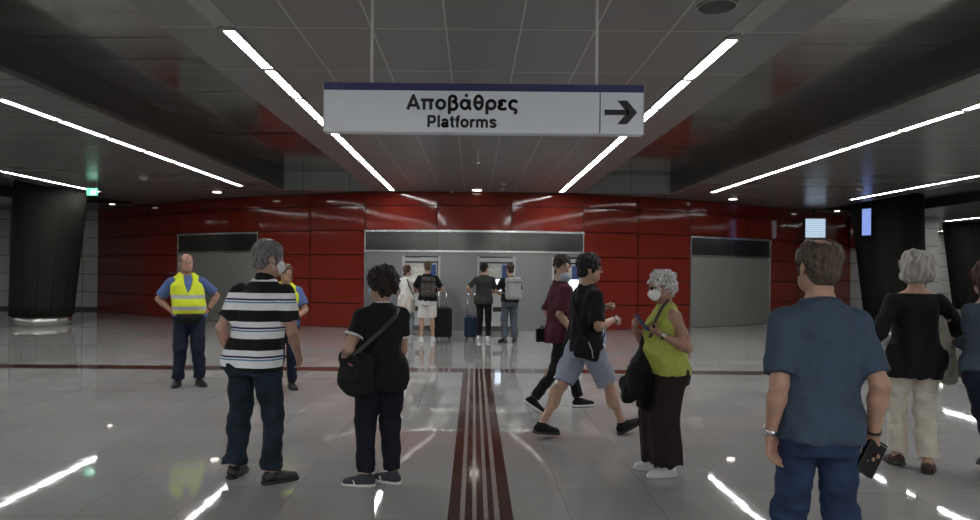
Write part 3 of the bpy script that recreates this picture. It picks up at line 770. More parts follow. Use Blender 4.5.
class Person:
    def __init__(s, label, base, phi, H=1.75, h=0.007, g=1.0, belly=0.0, female=False, skin=(0.40,0.24,0.17), hips=1.0,
                 lean=(0,0), twist=0.0, feet=None, wr=None, el=None, hd=None, pn=None, curl=(0.35,0.35), hyaw=0.0, hpitch=0.0, hroll=0.0, shw=0.185, seed=1, drop=0.0, kn=None):
        s.root = empty('person', base, phi, label, 'person'); s.sc = H/1.75; s.root.scale = (s.sc,)*3
        s.base = V3(base); s.phi = phi; s.h = h; s.g = g; s.belly = belly; s.female = female; s.seed = seed; s.hips = hips
        s.skin = skin_mat(skin); s.curl = curl; s.twist = twist
        lx,ly = lean; s.lx,s.ly = lx,ly; s.drop = drop
        z = lambda v: v-drop
        tw = rotz(twist)
        s.neck = V3(lx,ly-0.012,z(1.475)); s.pel = V3(0,0,z(0.95))
        s.sh = [s.off(1.378-drop)+tw@V3(sg*shw*0.94,-0.008,0) for sg in (-1,1)]
        s.hip = [V3(sg*0.092*hips,0,z(0.92)) for sg in (-1,1)]
        feet = feet or [(-0.1,0.0,0.085,8,0),(0.1,0.0,0.085,-8,0)]
        s.feet = feet
        s.ank = [V3(f[0],f[1],f[2]) for f in feet]
        kn = kn or [(0,1,0),(0,1,0)]
        s.knee = []
        for i in (0,1):
            m,e = ik(s.hip[i], s.ank[i], 0.425, 0.42, kn[i]); s.knee.append(m); s.ank[i] = e
        wr = wr or [(-0.25,0.02,0.93),(0.25,0.02,0.93)]; el = el or [(-0.5,-1,0),(0.5,-1,0)]
        s.elb=[]; s.wri=[]
        for i in (0,1):
            m,e = ik(s.sh[i], V3(wr[i]), 0.285, 0.25, el[i]); s.elb.append(m); s.wri.append(e)
        hd = hd or [None,None]; pn = pn or [None,None]
        s.hd = [unit(hd[i]) if hd[i] is not None else unit(s.wri[i]-s.elb[i]) for i in (0,1)]
        s.pn = []
        for i in (0,1):
            n = V3(pn[i]) if pn[i] is not None else V3((1,-1)[i],0.15,0); s.pn.append(unit(n-s.hd[i]*(n@s.hd[i])))
        Rh = rotz(hyaw)@rot_axis((1,0,0),hpitch)@rot_axis((0,1,0),hroll)
        s.hr,s.hf,s.hu = Rh[:,0],Rh[:,1],Rh[:,2]
        s.hc = s.neck+V3(0,0.006,0.03)+Rh@V3(0,0.018,0.13); s.Rh = Rh
    def off(s, z):
        t = np.clip((z-0.95+s.drop)/(1.475-0.95),0,1.15); return V3(s.lx*t,s.ly*t,z)
    def local(s, px, py, dY=0.0):
        """the point seen at a pixel, dY metres behind the figure's base, in the figure's own frame"""
        p = V3(at(px,py,s.base[1]+dY))-s.base; return rotz(-s.phi)@p/s.sc
    def hp(s, x, f, u): return s.hc+(s.hr*x+s.hf*f+s.hu*u)*HS
    def field(s, pts, m, h=None):
        P = np.array(pts); return Field(P.min(0)-m, P.max(0)+m, h or s.h)
    def obj(s, name, F, mats, parent=None, smooth=1, label=None, mi=None):
        Vt,Q = F.mesh(smooth)
        m_ = mi(Vt,Q) if mi else None
        o = link(name, np_mesh(name,Vt,Q,mats,m_), parent or s.root)
        if label: o['label'] = label
        return o
    # ---- torso rings: (z, half width, half depth, forward shift)
    def rings(s, o=0.0, z0=0.8, z1=1.49, cloth=False, hem=None):
        if s.female: T = [(0.78,.165,.12,-.012),(0.88,.178,.128,-.015),(0.97,.165,.115,-.005),(1.08,.138,.10,.0),(1.18,.142,.108,.008),(1.27,.152,.125,.018),(1.35,.148,.105,.005),(1.42,.098,.074,-.008),(1.485,.055,.052,-.012)]
        else: T = [(0.78,.16,.115,-.008),(0.88,.168,.122,-.01),(0.97,.16,.112,0),(1.08,.152,.108,.002),(1.18,.16,.115,.004),(1.28,.168,.122,.006),(1.35,.162,.112,-.002),(1.42,.102,.078,-.008),(1.485,.06,.056,-.012)]
        zs = np.array([t[0] for t in T]); out = []
        for z in sorted(set([q for q in zs if z0 < q < z1]+[z0,z1])):
            a = np.interp(z,zs,[t[1] for t in T]); b = np.interp(z,zs,[t[2] for t in T]); f = np.interp(z,zs,[t[3] for t in T])
            gg = 1+(s.g-1)*np.interp(z,[1.3,1.45],[1,0.35])
            if z < 1.02: a *= 1+(s.hips-1)
            if cloth and z < 1.28:      # cloth hangs from the chest instead of following the waist
                ca = np.interp(1.28,zs,[t[1] for t in T]); a = max(a, ca*(0.97 if s.female is False else 0.93)); b = max(b,0.118)
            bl = s.belly*math.exp(-((z-1.08)/0.13)**2)
            c = s.off(z-s.drop); out.append((z-s.drop, c[0], c[1]+f+bl*0.5, a*gg+o, b*gg+o+bl*0.5))
        return out
    def tw(s): return (0.95-s.drop,0.0,1.4-s.drop,s.twist) if s.twist else None
    # ---- the body: one continuous skin from head to feet
    def body(s, face=True, hs=1.0, fingers=True, lg=0.78):
        pts = [s.hp(0,0,.14),s.hp(0,.13,0),s.hp(0,-.13,0)]+s.elb+s.wri+s.sh+s.ank+s.knee+[w+d*0.2 for w,d in zip(s.wri,s.hd)]+[V3(f[0],f[1],0.0) for f in s.feet]
        F = s.field(pts, 0.09)
        F.loft(s.rings(-0.008,z1=1.49),0.03,twist=s.tw())
        for i in (0,1):
            sg = (-1,1)[i]
            F.seg(s.neck+V3(sg*0.03,0,-0.03), s.sh[i], 0.042,0.046,0.04)
            F.seg(s.sh[i],s.elb[i],0.05*(.6+.4*s.g),0.039,0.03); F.seg(s.sh[i]*.45+s.elb[i]*.55,s.sh[i]*.4+s.elb[i]*.6,0.046*(.6+.4*s.g),0.045*(.6+.4*s.g),0.03)
            m = s.elb[i]*.7+s.wri[i]*.3
            F.seg(s.elb[i],m,0.038,0.041,0.02); F.seg(m,s.wri[i],0.041,0.026,0.02)
            s.hand(F,i,fingers)
            F.seg(s.hip[i],s.knee[i],0.082*lg,0.052*lg,0.03)
            cm = s.knee[i]*.68+s.ank[i]*.32; bk = unit(s.knee[i]-(s.hip[i]+s.ank[i])/2+V3(0,1e-4,0))
            F.seg(s.knee[i],s.ank[i],0.05*lg,0.034,0.02); F.ell(cm-V3(0,0.014,0),(0.052*lg,0.055*lg,0.11),k=0.03)
            fd,fu = s.foot_axes(i); A = s.ank[i]
            F.seg(A-fu*0.045-fd*0.03,A-fu*0.055+fd*0.13,0.03,0.02,0.02); F.seg(A,A-fu*0.04,0.035,0.035,0.02)
        # neck and head
        F.seg(s.neck-V3(0,0,.04),s.hp(0,-.022,-.05),0.058,0.054,0.03)
        p = s.hp; Rh = s.Rh
        def e(x,f,u,r,k=0.02,op='add'): F.ell(p(x*hs,f*hs,u*hs),V3(r)*hs*HS,Rh,k,op)
        e(0,-.012,.03,(.074,.094,.086)); e(0,.022,-.035,(.058,.066,.078),.03); e(0,.055,-.088,(.036,.034,.026),.03)
        for q in (-1,1): e(q*.04,.02,-.065,(.022,.045,.035),.03)
        if face:
            F.seg(p(-.034*hs,.079*hs,.024*hs),p(.034*hs,.079*hs,.024*hs),.011,.011,.015)
            for q in (-1,1): e(q*.031,.097,.004,(.02,.014,.013),.012,'sub')
            F.seg(p(0,.09*hs,.012*hs),p(0,.107*hs,-.026*hs),.008,.0125,.012)
            for q in (-1,1): e(q*.012,.096,-.032,(.009,.012,.008),.008)
            for q in (-1,1): e(q*.031,.081,.005,(.013,.0115,.0115),.003)
            e(0,.084,-.058,(.026,.011,.006),.006); e(0,.083,-.067,(.022,.011,.006),.006); e(0,.096,-.0625,(.02,.006,.0015),.003,'sub')
        for q in (-1,1):
            F.ell(p(q*.076*hs,-.016*hs,-.004*hs),V3(.010,.021,.031)*hs*HS,Rh@rot_axis((0,0,1),q*0.35),.008); e(q*.086,-.012,0,(.006,.011,.018),.006,'sub')
        def mi(Vt,Q):
            C = (Vt[Q].mean(1)-s.hc)@np.stack([s.hr,s.hf,s.hu],1)/(hs*HS)
            m = np.zeros(len(Q),dtype=np.int32)
            if face:
                for q in (-1,1):
                    d = np.linalg.norm((C-V3(q*.031,.083,.005))/V3(.0125,.014,.008),axis=1); m[d<1] = 1
                    d = np.linalg.norm((C-V3(q*.031,.092,.005))/V3(.0058,.01,.0066),axis=1); m[d<1] = 2
                d = np.linalg.norm((C-V3(0,.093,-.0625))/V3(.024,.013,.0095),axis=1); m[d<1] = 3
            return m
        return s.obj('body',F,[s.skin,M_eyew,M_eyed,M_lip],mi=mi)
    def hand(s, F, i, fingers=True):
        w,d,n = s.wri[i],s.hd[i],s.pn[i]; l = np.cross(d,n)*(-1,1)[i]; cu = s.curl[i]
        offs = (.027,.009,-.010,-.027); lens = (.072,.080,.074,.058)
        for j,(o_,L) in enumerate(zip(offs,lens)):
            k0 = w+d*(.088-abs(o_-.005)*.25)+l*o_
            F.seg(w+d*.012+l*o_*.55,k0,.0145,.0115,.012)
            if not fingers: continue
            p = k0; dd = rot_axis(np.cross(d,n),0)@d; dd = unit(dd+l*o_*1.5)
            for q,fr in enumerate((.46,.30,.24)):
                ang = cu*(0.8,1.1,0.8)[q]*(1+0.12*j); dd = rot_axis(np.cross(d,n),ang)@dd
                e = p+dd*L*fr; F.seg(p,e,(.0094,.0086,.0078)[q],(.0086,.0078,.0068)[q],.004); p = e
        t0 = w+d*.028+l*.020; t1 = t0+unit(d*.65+l*.75+n*(.2+.5*cu))*.036; t2 = t1+unit(d*.9+l*(.35-.5*cu)+n*(.2+.9*cu))*.03; t3 = t2+unit(d*.9+l*(.1-.6*cu)+n*(.2+1.0*cu))*.024
        F.seg(t0-d*.01,t1,.016,.0115,.012); F.seg(t1,t2,.0105,.0095,.004); F.seg(t2,t3,.0095,.0075,.004)
    def foot_axes(s, i):
        f = s.feet[i]; y = R(f[3]); pt = R(f[4])
        fd = rotz(y)@V3(0,math.cos(pt),math.sin(pt)); sd = rotz(y)@V3(1,0,0); return fd, np.cross(sd,fd)
    # ---- clothes
    def top(s, name, m, hem=0.86, o=0.018, sleeve=0.6, sr=(0.074,0.068), amp=0.004, seed=0, label=None, neckz=1.485, flare=0.0, cuts=(), extra=None, fr=(26,26,9), mi=None, fsl=None, h=None, shtop=(0.052,0.062), seat=0.0):
        pts = [s.off(hem-s.drop),s.neck]+s.sh+s.elb+(s.wri if fsl else [])+[s.off(1.1)+V3(.26*s.g,0,0),s.off(1.1)-V3(.26*s.g,.0,0),s.off(1.1)+V3(0,.2*s.g+s.belly,0),s.off(1.1)-V3(0,.2*s.g,0)]
        F = s.field(pts,0.1,h)
        rg = s.rings(o,z0=hem,z1=neckz,cloth=True)
        if flare: rg = [(z,cx,cy,a+flare*max(0,(1.1-s.drop-z)/.25),b+flare*max(0,(1.1-s.drop-z)/.25)) for z,cx,cy,a,b in rg]
        F.loft(rg,0.02,twist=s.tw())
        for i in (0,1):
            sg=(-1,1)[i]
            if sleeve:
                F.seg(s.neck+V3(sg*.035,0,-.038),s.sh[i],shtop[0]-.004,shtop[1]-.010,.04)
                e = s.sh[i]+(s.elb[i]-s.sh[i])*min(sleeve,1.0); u = unit(s.elb[i]-s.sh[i])
                F.seg(s.sh[i],e+u*(.04 if sleeve<=1 else 0),sr[0]*.88,sr[1]*.94,.045,cut=(e,u) if sleeve<=1 else None)
                if sleeve > 1:
                    t = sleeve-1; e2 = s.elb[i]+(s.wri[i]-s.elb[i])*t; u2 = unit(s.wri[i]-s.elb[i])
                    F.seg(s.elb[i],e2+u2*.03,sr[1],fsl or .05,.02,cut=(e2,u2))
            else:
                F.seg(s.neck+V3(sg*.045,0,-.03),s.sh[i]*.75+s.neck*.25+V3(0,0,-.012),shtop[0]-.006,shtop[1]-.022,.03)
        if hem < 0.98:
            hz = s.off(hem-s.drop)
            for i in (0,1): F.ell(s.hip[i]+V3(0,-.05-seat,-.03),(.092*s.hips+.018,.098,.125),k=.05,cut=(hz,(0,0,-1)))
            for i in (0,1): F.seg(s.hip[i]+V3(0,.0,.03),s.hip[i]+(s.knee[i]-s.hip[i])*.4,.118*(.5+.5*s.g)*s.hips,.105,.03,cut=(hz,(0,0,-1)))
        if extra: extra(F)
        if amp: F.noise(amp*1.3,fr,s.seed*10+seed,zr=([1.1,1.46],[1.0,0.4])); F.noise(amp*.5,(48,48,26),s.seed*10+seed+1,zr=([1.1,1.46],[1.0,0.5]))
        # the opening for the neck
        F.seg(s.neck+V3(0,.012,.0),s.neck+V3(0,.015,.12),.064,.075,.008,'sub')
        for c in cuts: F.plane(*c)
        return s.obj(name,F,m,label=label,mi=mi)
    def trousers(s, name, m, rad=(0.102,0.078,0.064), cutz=None, amp=0.004, waist=1.0, seed=3, o=0.012, ankle=0.94, fr=(22,22,30), bun=1.0, label=None, zr=None, seat=0.0, h=None):
        pts = [s.off(waist-s.drop)]+s.hip+s.knee+s.ank+[V3(.24*s.hips*s.g,.16,.95),V3(-.24*s.hips*s.g,-.18,.95)]
        F = s.field(pts,0.1,h)
        F.loft(s.rings(o,z0=0.80,z1=waist),0.03)
        for i in (0,1):
            sg=(-1,1)[i]
            F.ell(s.hip[i]+V3(0,-.045-seat,-.03),(.092*s.hips,.085,.10),k=.05)
            F.seg(s.hip[i]-V3(0,0,.02),s.knee[i],rad[0]*(.5+.5*s.g),rad[1],.03,cut=None if cutz is None else (s.hip[i]+(s.knee[i]-s.hip[i])*cutz,unit(s.knee[i]-s.hip[i])))
            if cutz is None:
                e = s.knee[i]+(s.ank[i]-s.knee[i])*ankle; u = unit(s.ank[i]-s.knee[i])
                F.seg(s.knee[i],e+u*.03,rad[1],rad[2],.03,cut=(e,u))
        if amp: F.noise(amp,fr,s.seed*10+seed,zr=zr or ([0.05,0.25,0.45,0.55,0.75,1.0],[1.3*bun,0.9,1.2,1.0,0.6,0.25]))
        return s.obj(name,F,m,label=label)
    def shoes(s, m, msole, label=None, hi=0.02, stripes=None, h=None):
        out=[]
        for i in (0,1):
            fd,fu = s.foot_axes(i); A = s.ank[i]; q = lambda f,u,x=0: A+fd*f+fu*u+np.cross(fd,fu)*x
            F = s.field([q(-.09,-.09),q(.22,-.09),q(0,.09),q(.2,0)],0.06,h or min(s.h,0.006))
            F.seg(q(-.035,-.042),q(.05,-.046),.042,.044,.02); F.seg(q(.05,-.046),q(.15,-.058),.044,.034,.03); F.seg(q(.11,-.06,.012),q(.165,-.064,.006),.036,.027,.03)
            F.seg(q(0,-.03),q(-.004,hi),.046,.044,.02,cut=(q(0,hi),fu))
            F.plane(q(0,-.066),-fu)
            up = s.obj('shoe',F,m,label=label)
            F = s.field([q(-.09,-.1),q(.22,-.1),q(.2,0)],0.06,h or min(s.h,0.006))
            F.seg(q(-.038,-.07),q(.05,-.07),.045,.047,.02); F.seg(q(.05,-.07),q(.15,-.07),.047,.041,.03); F.seg(q(.11,-.07,.012),q(.17,-.07,.006),.04,.031,.03)
            F.plane(q(0,-.086),-fu); F.plane(q(0,-.062),fu)
            s.obj('sole',F,msole,parent=up)
            if stripes:
                b = MB()
                for sd in (-1,1):
                    for k in range(3):
                        f0 = .03+k*.026; b.strap([q(f0+.018,-.03,sd*.040),q(f0+.008,-.045,sd*.0455),q(f0,-.06,sd*.0455)],[np.cross(fd,fu)*sd]*3,.012,.004)
                b.build('side_stripes',stripes,up)
            out.append(up)
        return out
    def hair(s, m, fn, h=0.005, smooth=1, label=None, m_=0.16, name='hair', extra=()):
        F = s.field([s.hp(0,0,0)]+list(extra),m_,h); fn(F,s); return s.obj(name,F,m,smooth=smooth,label=label)
    def crop(s, F, back=-0.07, ear=True, front=0.04):
        """leave the face and the neck free"""
        p,Rh = s.hp,s.Rh
        F.ell(p(0,.118,-.052),HS*V3(.074,.086,.112),Rh,.012,'sub')
        if ear:
            for q in (-1,1): F.ell(p(q*.09,.002,-.03),HS*V3(.035,.032,.045),Rh,.01,'sub')
        F.plane(p(0,-.05,back),-s.hu+s.hf*0.35)
    def mask(s, m, name='face_mask', low=0.0, label=None, loops=True):
        F = s.field([s.hp(0,.06,-.05)],0.13,0.004); p,Rh = s.hp,s.Rh
        F.ell(p(0,.045,-.05-low),HS*V3(.064,.071,.062),Rh,0); F.seg(p(0,.085,-.01-low),p(0,.108,-.045-low),.012,.02,.02)
        F.plane(p(0,.02,0),-s.hf); F.plane(p(0,.1,-.005-low),s.hu+s.hf*.3); F.plane(p(0,.06,-.112-low),-s.hu+s.hf*.1)
        o = s.obj(name,F,m,label=label)
        if loops:
            b = MB()
            for q in (-1,1):
                for u in (-.02,-.085): b.tube([p(q*.058,.03,u-low),p(q*.073,.005,u*.6-low*.5+.0),p(q*.08,-.03,u*.25+.008)],.0018,6)
            b.build('ear_loops',m,o)
        return o
    def glasses(s, m, dark=True):
        b = MB(); p = s.hp
        for q in (-1,1):
            b.tube([p(q*.012,.104,.008),p(q*.05,.098,.008),p(q*.072,.07,.01),p(q*.08,-.01,.012),p(q*.08,-.03,.0)],.0025,6)
            pts = [p(q*(.032+.022*math.cos(t)),.105-.012*abs(math.cos(t))*(.5+.5*math.cos(t)),.004+.017*math.sin(t)) for t in np.linspace(0,6.2832,13)[:-1]]
            f = b.bm.faces.new([b.bm.verts.new(x) for x in pts]); 
            ex = bmesh.ops.extrude_face_region(b.bm, geom=[f]); bmesh.ops.translate(b.bm, vec=Vector(s.hf*-0.003), verts=[g_ for g_ in ex['geom'] if isinstance(g_,bmesh.types.BMVert)])
        return b.build('sunglasses' if dark else 'glasses',m,s.root)
    def watch(s, i, m, mdial=None, name='wristwatch', r=0.031, w=0.02, t=0.0, dial_dir=None):
        p = s.wri[i]-s.hd[i]*0.012 if False else s.wri[i]+(s.elb[i]-s.wri[i])*(0.06+t); d = unit(s.elb[i]-s.wri[i])
        n0 = unit(np.cross(d,V3(0.3,0.2,1))); n1 = np.cross(d,n0); b = MB()
        pts=[p+n0*math.cos(a)*r+n1*math.sin(a)*r for a in np.linspace(0,2*math.pi,25)]; b.strap(pts,[q-p for q in pts],w,0.005)
        o = b.build(name,m,s.root)
        if mdial:
            dd = unit(V3(dial_dir)-d*(V3(dial_dir)@d)) if dial_dir is not None else -s.pn[i]
            b = MB(); b.tube([p+dd*(r-.002),p+dd*(r+.009)],.018,16); b.build('watch_case',mdial,o)
        return o

class Thing:
    """a thing modelled in world coordinates whose Empty sits at c"""
    def __init__(s, name, c, label, cat, group=None):
        s.c = V3(c); s.root = empty(name, tuple(s.c), 0, label, cat, group)
    def sdf(s, name, F, m, parent=None, smooth=1, label=None):
        Vt,Q = F.mesh(smooth); o = link(name, np_mesh(name, Vt-s.c, Q, m), parent or s.root)
        if label: o['label'] = label
        return o
    def mb(s, name, b, m, parent=None, label=None):
        bmesh.ops.translate(b.bm, vec=Vector(-s.c), verts=b.bm.verts); o = b.build(name, m, parent or s.root)
        if label: o['label'] = label
        return o
def wld(P, p): return P.base+rotz(P.phi)@(V3(p)*P.sc)
def fbox(pts, m, h): P = np.array(pts); return Field(P.min(0)-m, P.max(0)+m, h)
# ------------------------------------------------------------------ people
def cloth(name, col, rough=0.85, noise=(60,0.12), sheen=0.0, bump=(350,0.12)):
    return mat(name, col, rough, noise=noise, sheen=sheen, spec=0.25, bump=bump)
def hairm(name, col, sc_=(75,0.65,(1,1,0.3)), rough=0.55): return mat(name, col, rough, noise=sc_, bump=(110,0.9), spec=0.35)
def stripes_mat(name, z0, period, stops, over=None):
    """horizontal bands repeating down from height z0 in the garment's own height"""
    m = bpy.data.materials.new(name); m.use_nodes=True; nt=m.node_tree; b=nt.nodes['Principled BSDF']
    tc=nt.nodes.new('ShaderNodeTexCoord'); sp=nt.nodes.new('ShaderNodeSeparateXYZ'); nt.links.new(tc.outputs['Object'],sp.inputs[0])
    a=nt.nodes.new('ShaderNodeMath'); a.operation='SUBTRACT'; a.inputs[0].default_value=z0; nt.links.new(sp.outputs['Z'],a.inputs[1])
    d=nt.nodes.new('ShaderNodeMath'); d.operation='DIVIDE'; d.inputs[1].default_value=period; nt.links.new(a.outputs[0],d.inputs[0])
    src = d.outputs[0]
    if period < 0.6:
        f=nt.nodes.new('ShaderNodeMath'); f.operation='FRACT'; nt.links.new(src,f.inputs[0]); src=f.outputs[0]
    r=ramp_const(nt,stops); nt.links.new(src,r.inputs['Fac']); nt.links.new(r.outputs['Color'],b.inputs['Base Color'])
    b.inputs['Roughness'].default_value=0.8; b.inputs['Specular IOR Level'].default_value=0.25
    return m
M_navy = cloth('navy_trousers',(0.012,0.016,0.034)); M_jean = cloth('dark_jeans',(0.013,0.023,0.034),noise=(7,0.6)); M_bluejean = cloth('blue_jeans',(0.02,0.036,0.085),noise=(7,0.3))
M_blk = cloth('black_cotton',(0.008,0.008,0.010)); M_blksh = mat('black_leather',(0.012,0.011,0.011),0.45,bump=(200,0.1)); M_soleb = mat('black_sole',(0.012,0.012,0.012),0.6); M_solew = mat('white_sole',(0.62,0.62,0.62),0.5)
M_mask = mat('mask_white',(0.76,0.77,0.78),0.8); M_maskb = mat('mask_blue',(0.28,0.40,0.55),0.8)
M_vest = stripes_mat('hi_vis_vest',1.42,1.0,[(0,(0.66,0.76,0.04)),(0.205,(0.42,0.44,0.46)),(0.255,(0.66,0.76,0.04)),(0.355,(0.42,0.44,0.46)),(0.405,(0.66,0.76,0.04))])
M_sblue = cloth('light_blue_shirt',(0.085,0.13,0.30)); M_strap = mat('dark_strap',(0.02,0.02,0.022),0.6); M_chrome = mat('watch_metal',(0.6,0.6,0.6),0.25,metal=0.9)
M_dial = mat('watch_dial',(0.5,0.5,0.5),0.2)

def short_hair(F, s, t=.012, top=.0, back=-.085, seed=3, rough=.0025, ear=True):
    F.ell(s.hp(0,-.014,.04+top/2),HS*V3(.074+t,.094+t,.088+t*.6+top/2),s.Rh,0)
    F.ell(s.hp(0,-.052,-.03),HS*V3(.060+t*.3,.052+t*.4,.056),s.Rh,.03)
    for q in (-1,1): F.ell(s.hp(q*.066,.022,-.01),HS*V3(.012,.016,.034),s.Rh,.015)
    s.crop(F,back,ear=ear)
    for q in (-1,1): F.seg(s.hp(q*.016,.090,.024),s.hp(q*.046,.080,.026),.0045,.0035,.003)
    F.noise(rough,55,seed); F.noise(rough*.9,150,seed+1)
# --- guard with hands on hips
base = on_floor(189,385.5); phi = R(203)
P = Person('guard in yellow hi-vis vest and blue shirt, hands on hips, before the left steel doors', base, phi, H=1.72, h=0.008, g=1.1, belly=0.05, skin=(0.36,0.20,0.14), lean=(0.05,-0.02), shw=0.19,
    feet=[(-0.13,0.03,0.085,22,0),(0.14,0.0,0.085,-14,0)],
    wr=[(-0.225,0.03,1.0),(0.225,0.03,1.0)], el=[(-1,-0.55,0.0),(1,-0.55,0.0)], hd=[(0.55,0.75,-0.3),(-0.55,0.75,-0.3)], pn=[(0.8,-0.4,0),(-0.8,-0.4,0)], curl=(0.3,0.3), hyaw=R(12), seed=11)
P.body()
P.top('shirt',M_sblue,hem=0.93,o=0.018,sleeve=0.78,sr=(0.078,0.08),amp=0.004)
F = P.field([P.off(0.97),P.off(1.1)+V3(.3,0,0),P.off(1.1)-V3(.3,0,0),P.off(1.1)+V3(0,.3,0),P.off(1.1)-V3(0,.2,0),P.neck],0.08)
F.loft(P.rings(0.034,z0=0.96,z1=1.485,cloth=True),0.02)
for q in (-1,1): F.seg(P.neck+V3(q*.05,0,-.022),P.sh[0 if q<0 else 1]*.7+P.neck*.3+V3(0,0,.0),.068,.062,.03)
for q in (0,1): F.ell(P.sh[q]+V3((-1,1)[q]*.062,0,-.05),(.075,.10,.135),k=.01,op='sub')
F.seg(P.neck+V3(0,.01,.0),P.neck+V3(0,.015,.12),.072,.085,.01,'sub')
ch = P.off(1.22)
for k in range(7): 
    t=k/6; F.seg(ch+V3(0,.10,.0)+V3(0,0,.25)*t,ch+V3(0,.24,.0)+V3(0,0,.25)*t,.008+.065*t,.008+.065*t,.006,'sub')
F.noise(0.004,(26,26,10),5)
P.obj('hi_vis_vest',F,M_vest)
P.trousers('trousers',M_navy,amp=0.005,rad=(0.105,0.086,0.074))
P.shoes(M_blksh,M_soleb,hi=0.06)
def h1(F,s): 
    F.ell(s.hp(0,-.022,.026),HS*V3(.080,.1,.085),s.Rh,0); s.crop(F,-.055); F.ell(s.hp(0,.035,.1),HS*V3(.072,.12,.075),s.Rh,.01,'sub')
P.hair(hairm('grey_stubble',(0.12,0.115,0.11)),h1)
P.watch(0,M_blk,None,'wristwatch'); bb=MB()
for q in (-1,1):
    bb.box(P.sh[0 if q<0 else 1][0]-.05,P.sh[0 if q<0 else 1][0]+.04,P.sh[0][1]-.028,P.sh[0][1]+.028,1.492,1.500)
bb.build('epaulettes',mat('epaulette_navy',(0.02,0.025,0.06),0.7),P.root)
T = Thing('waist_bag', wld(P,(0.0,0.2,0.87)), 'black waist pouch hanging at the belt of the guard with hands on hips', 'bag')
F = fbox([wld(P,(-.12,.17,.82)),wld(P,(.12,.25,.96))],0.1,0.007); F.rbox(wld(P,(.02,.185,.895)),(.12,.04,.062),.03,rotz(phi)); F.noise(.004,25,2); pouch=T.sdf('pouch',F,M_blk)
b=MB(); b.strap([wld(P,(x,y,.95)) for x,y in ((-.19,.06),(-.15,.14),(-.07,.185),(.07,.185),(.15,.14),(.19,.06))],[rotz(phi)@V3(x,y,0) for x,y in ((-1,.2),(-.6,.8),(0,1),(0,1),(.6,.8),(1,.2))],.035,.006); T.mb('belt',b,M_strap)

# --- second guard behind the man in stripes
base = on_floor(284.5,389); phi = R(205)
P = Person('guard in hi-vis vest standing half hidden behind the man in the striped polo', base, phi, H=1.59, h=0.009, g=1.0, skin=(0.40,0.23,0.16),
    wr=[(-0.12,0.24,1.02),(0.2,0.12,0.96)], el=[(-1,-0.6,-0.2),(0.6,-1,0)], hyaw=R(20), seed=12)
P.body(); P.top('shirt',M_sblue,hem=0.9,sleeve=0.75,sr=(0.078,0.08))
F = P.field([P.off(0.95),P.off(1.1)+V3(.28,0,0),P.off(1.1)-V3(.28,0,0),P.off(1.1)+V3(0,.25,0),P.off(1.1)-V3(0,.2,0),P.neck],0.08)
F.loft(P.rings(0.03,z0=0.95,z1=1.485,cloth=True),0.02)
for q in (-1,1): F.seg(P.neck+V3(q*.05,0,-.022),P.sh[0 if q<0 else 1]*.65+P.neck*.35,.066,.06,.03)
for q in (0,1): F.ell(P.sh[q]+V3((-1,1)[q]*.06,0,-.05),(.075,.10,.135),k=.01,op='sub')
F.seg(P.neck+V3(0,.012,0),P.neck+V3(0,.015,.12),.07,.08,.01,'sub'); F.noise(.004,(26,26,10),5); P.obj('hi_vis_vest',F,M_vest)
P.trousers('trousers',M_navy); P.shoes(M_blksh,M_soleb,hi=.05)
def h2(F,s): short_hair(F,s,.012)
P.hair(hairm('brown_short_hair',(0.10,0.06,0.035)),h2)


# --- man in the striped polo
base = on_floor(252,481); phi = R(-14)
P = Person('grey-haired man in black and white striped polo and jeans, seen from behind', base, phi, H=1.73, h=0.006, g=1.08, belly=0.05, skin=(0.42,0.25,0.19), shw=0.192, lean=(0.10,-0.01),
    feet=[(-0.185,0.06,0.085,10,0),(0.165,0.0,0.085,-40,0)], wr=[(-0.19,0.0,0.90),(0.29,0.14,0.92)], el=[(-0.5,-1,0),(0.5,-1,0)], pn=[(1,0.2,0),(-1,0.2,0)], hyaw=R(-38), hpitch=R(-4), seed=21, hips=1.05)
P.body()
zz = lambda y: float(P.local(246,y)[2])
z0 = zz(281); per = zz(281)-zz(309)
W_=(0.80,0.82,0.86); K_=(0.009,0.009,0.011); N_=(0.02,0.03,0.10); B_=(0.06,0.22,0.42)
M_pol = stripes_mat('striped_polo',z0,per,[(0,K_),(0.40,W_),(0.59,N_),(0.66,W_),(0.70,B_),(0.75,W_)])
P.top('polo_shirt',M_pol,hem=zz(366.5),o=0.022,sleeve=0.72,sr=(0.082,0.083),amp=0.0045,seed=1)
F = P.field([P.neck],0.16); F.seg(P.neck+V3(0,0.0,-.045),P.neck+V3(0,.012,.035),.082,.07,0); F.seg(P.neck+V3(0,.012,-.03),P.neck+V3(0,.03,.09),.058,.066,.004,'sub'); F.plane(P.neck+V3(0,0.01,.036),(0,.45,1)); F.ell(P.neck+V3(0,.12,.02),(.03,.09,.07),k=.01,op='sub')
P.obj('collar',F,M_blk)
P.trousers('jeans',M_jean,amp=0.0065,rad=(0.102,0.082,0.078),bun=1.5,waist=1.02,seat=.01)
P.shoes(M_blksh,M_soleb,hi=0.0)
def h3(F,s): short_hair(F,s,.015,.006,rough=.003)
P.hair(hairm('grey_hair',(0.17,0.165,0.16)),h3)
P.mask(M_mask); P.watch(0,M_strap,M_dial); 

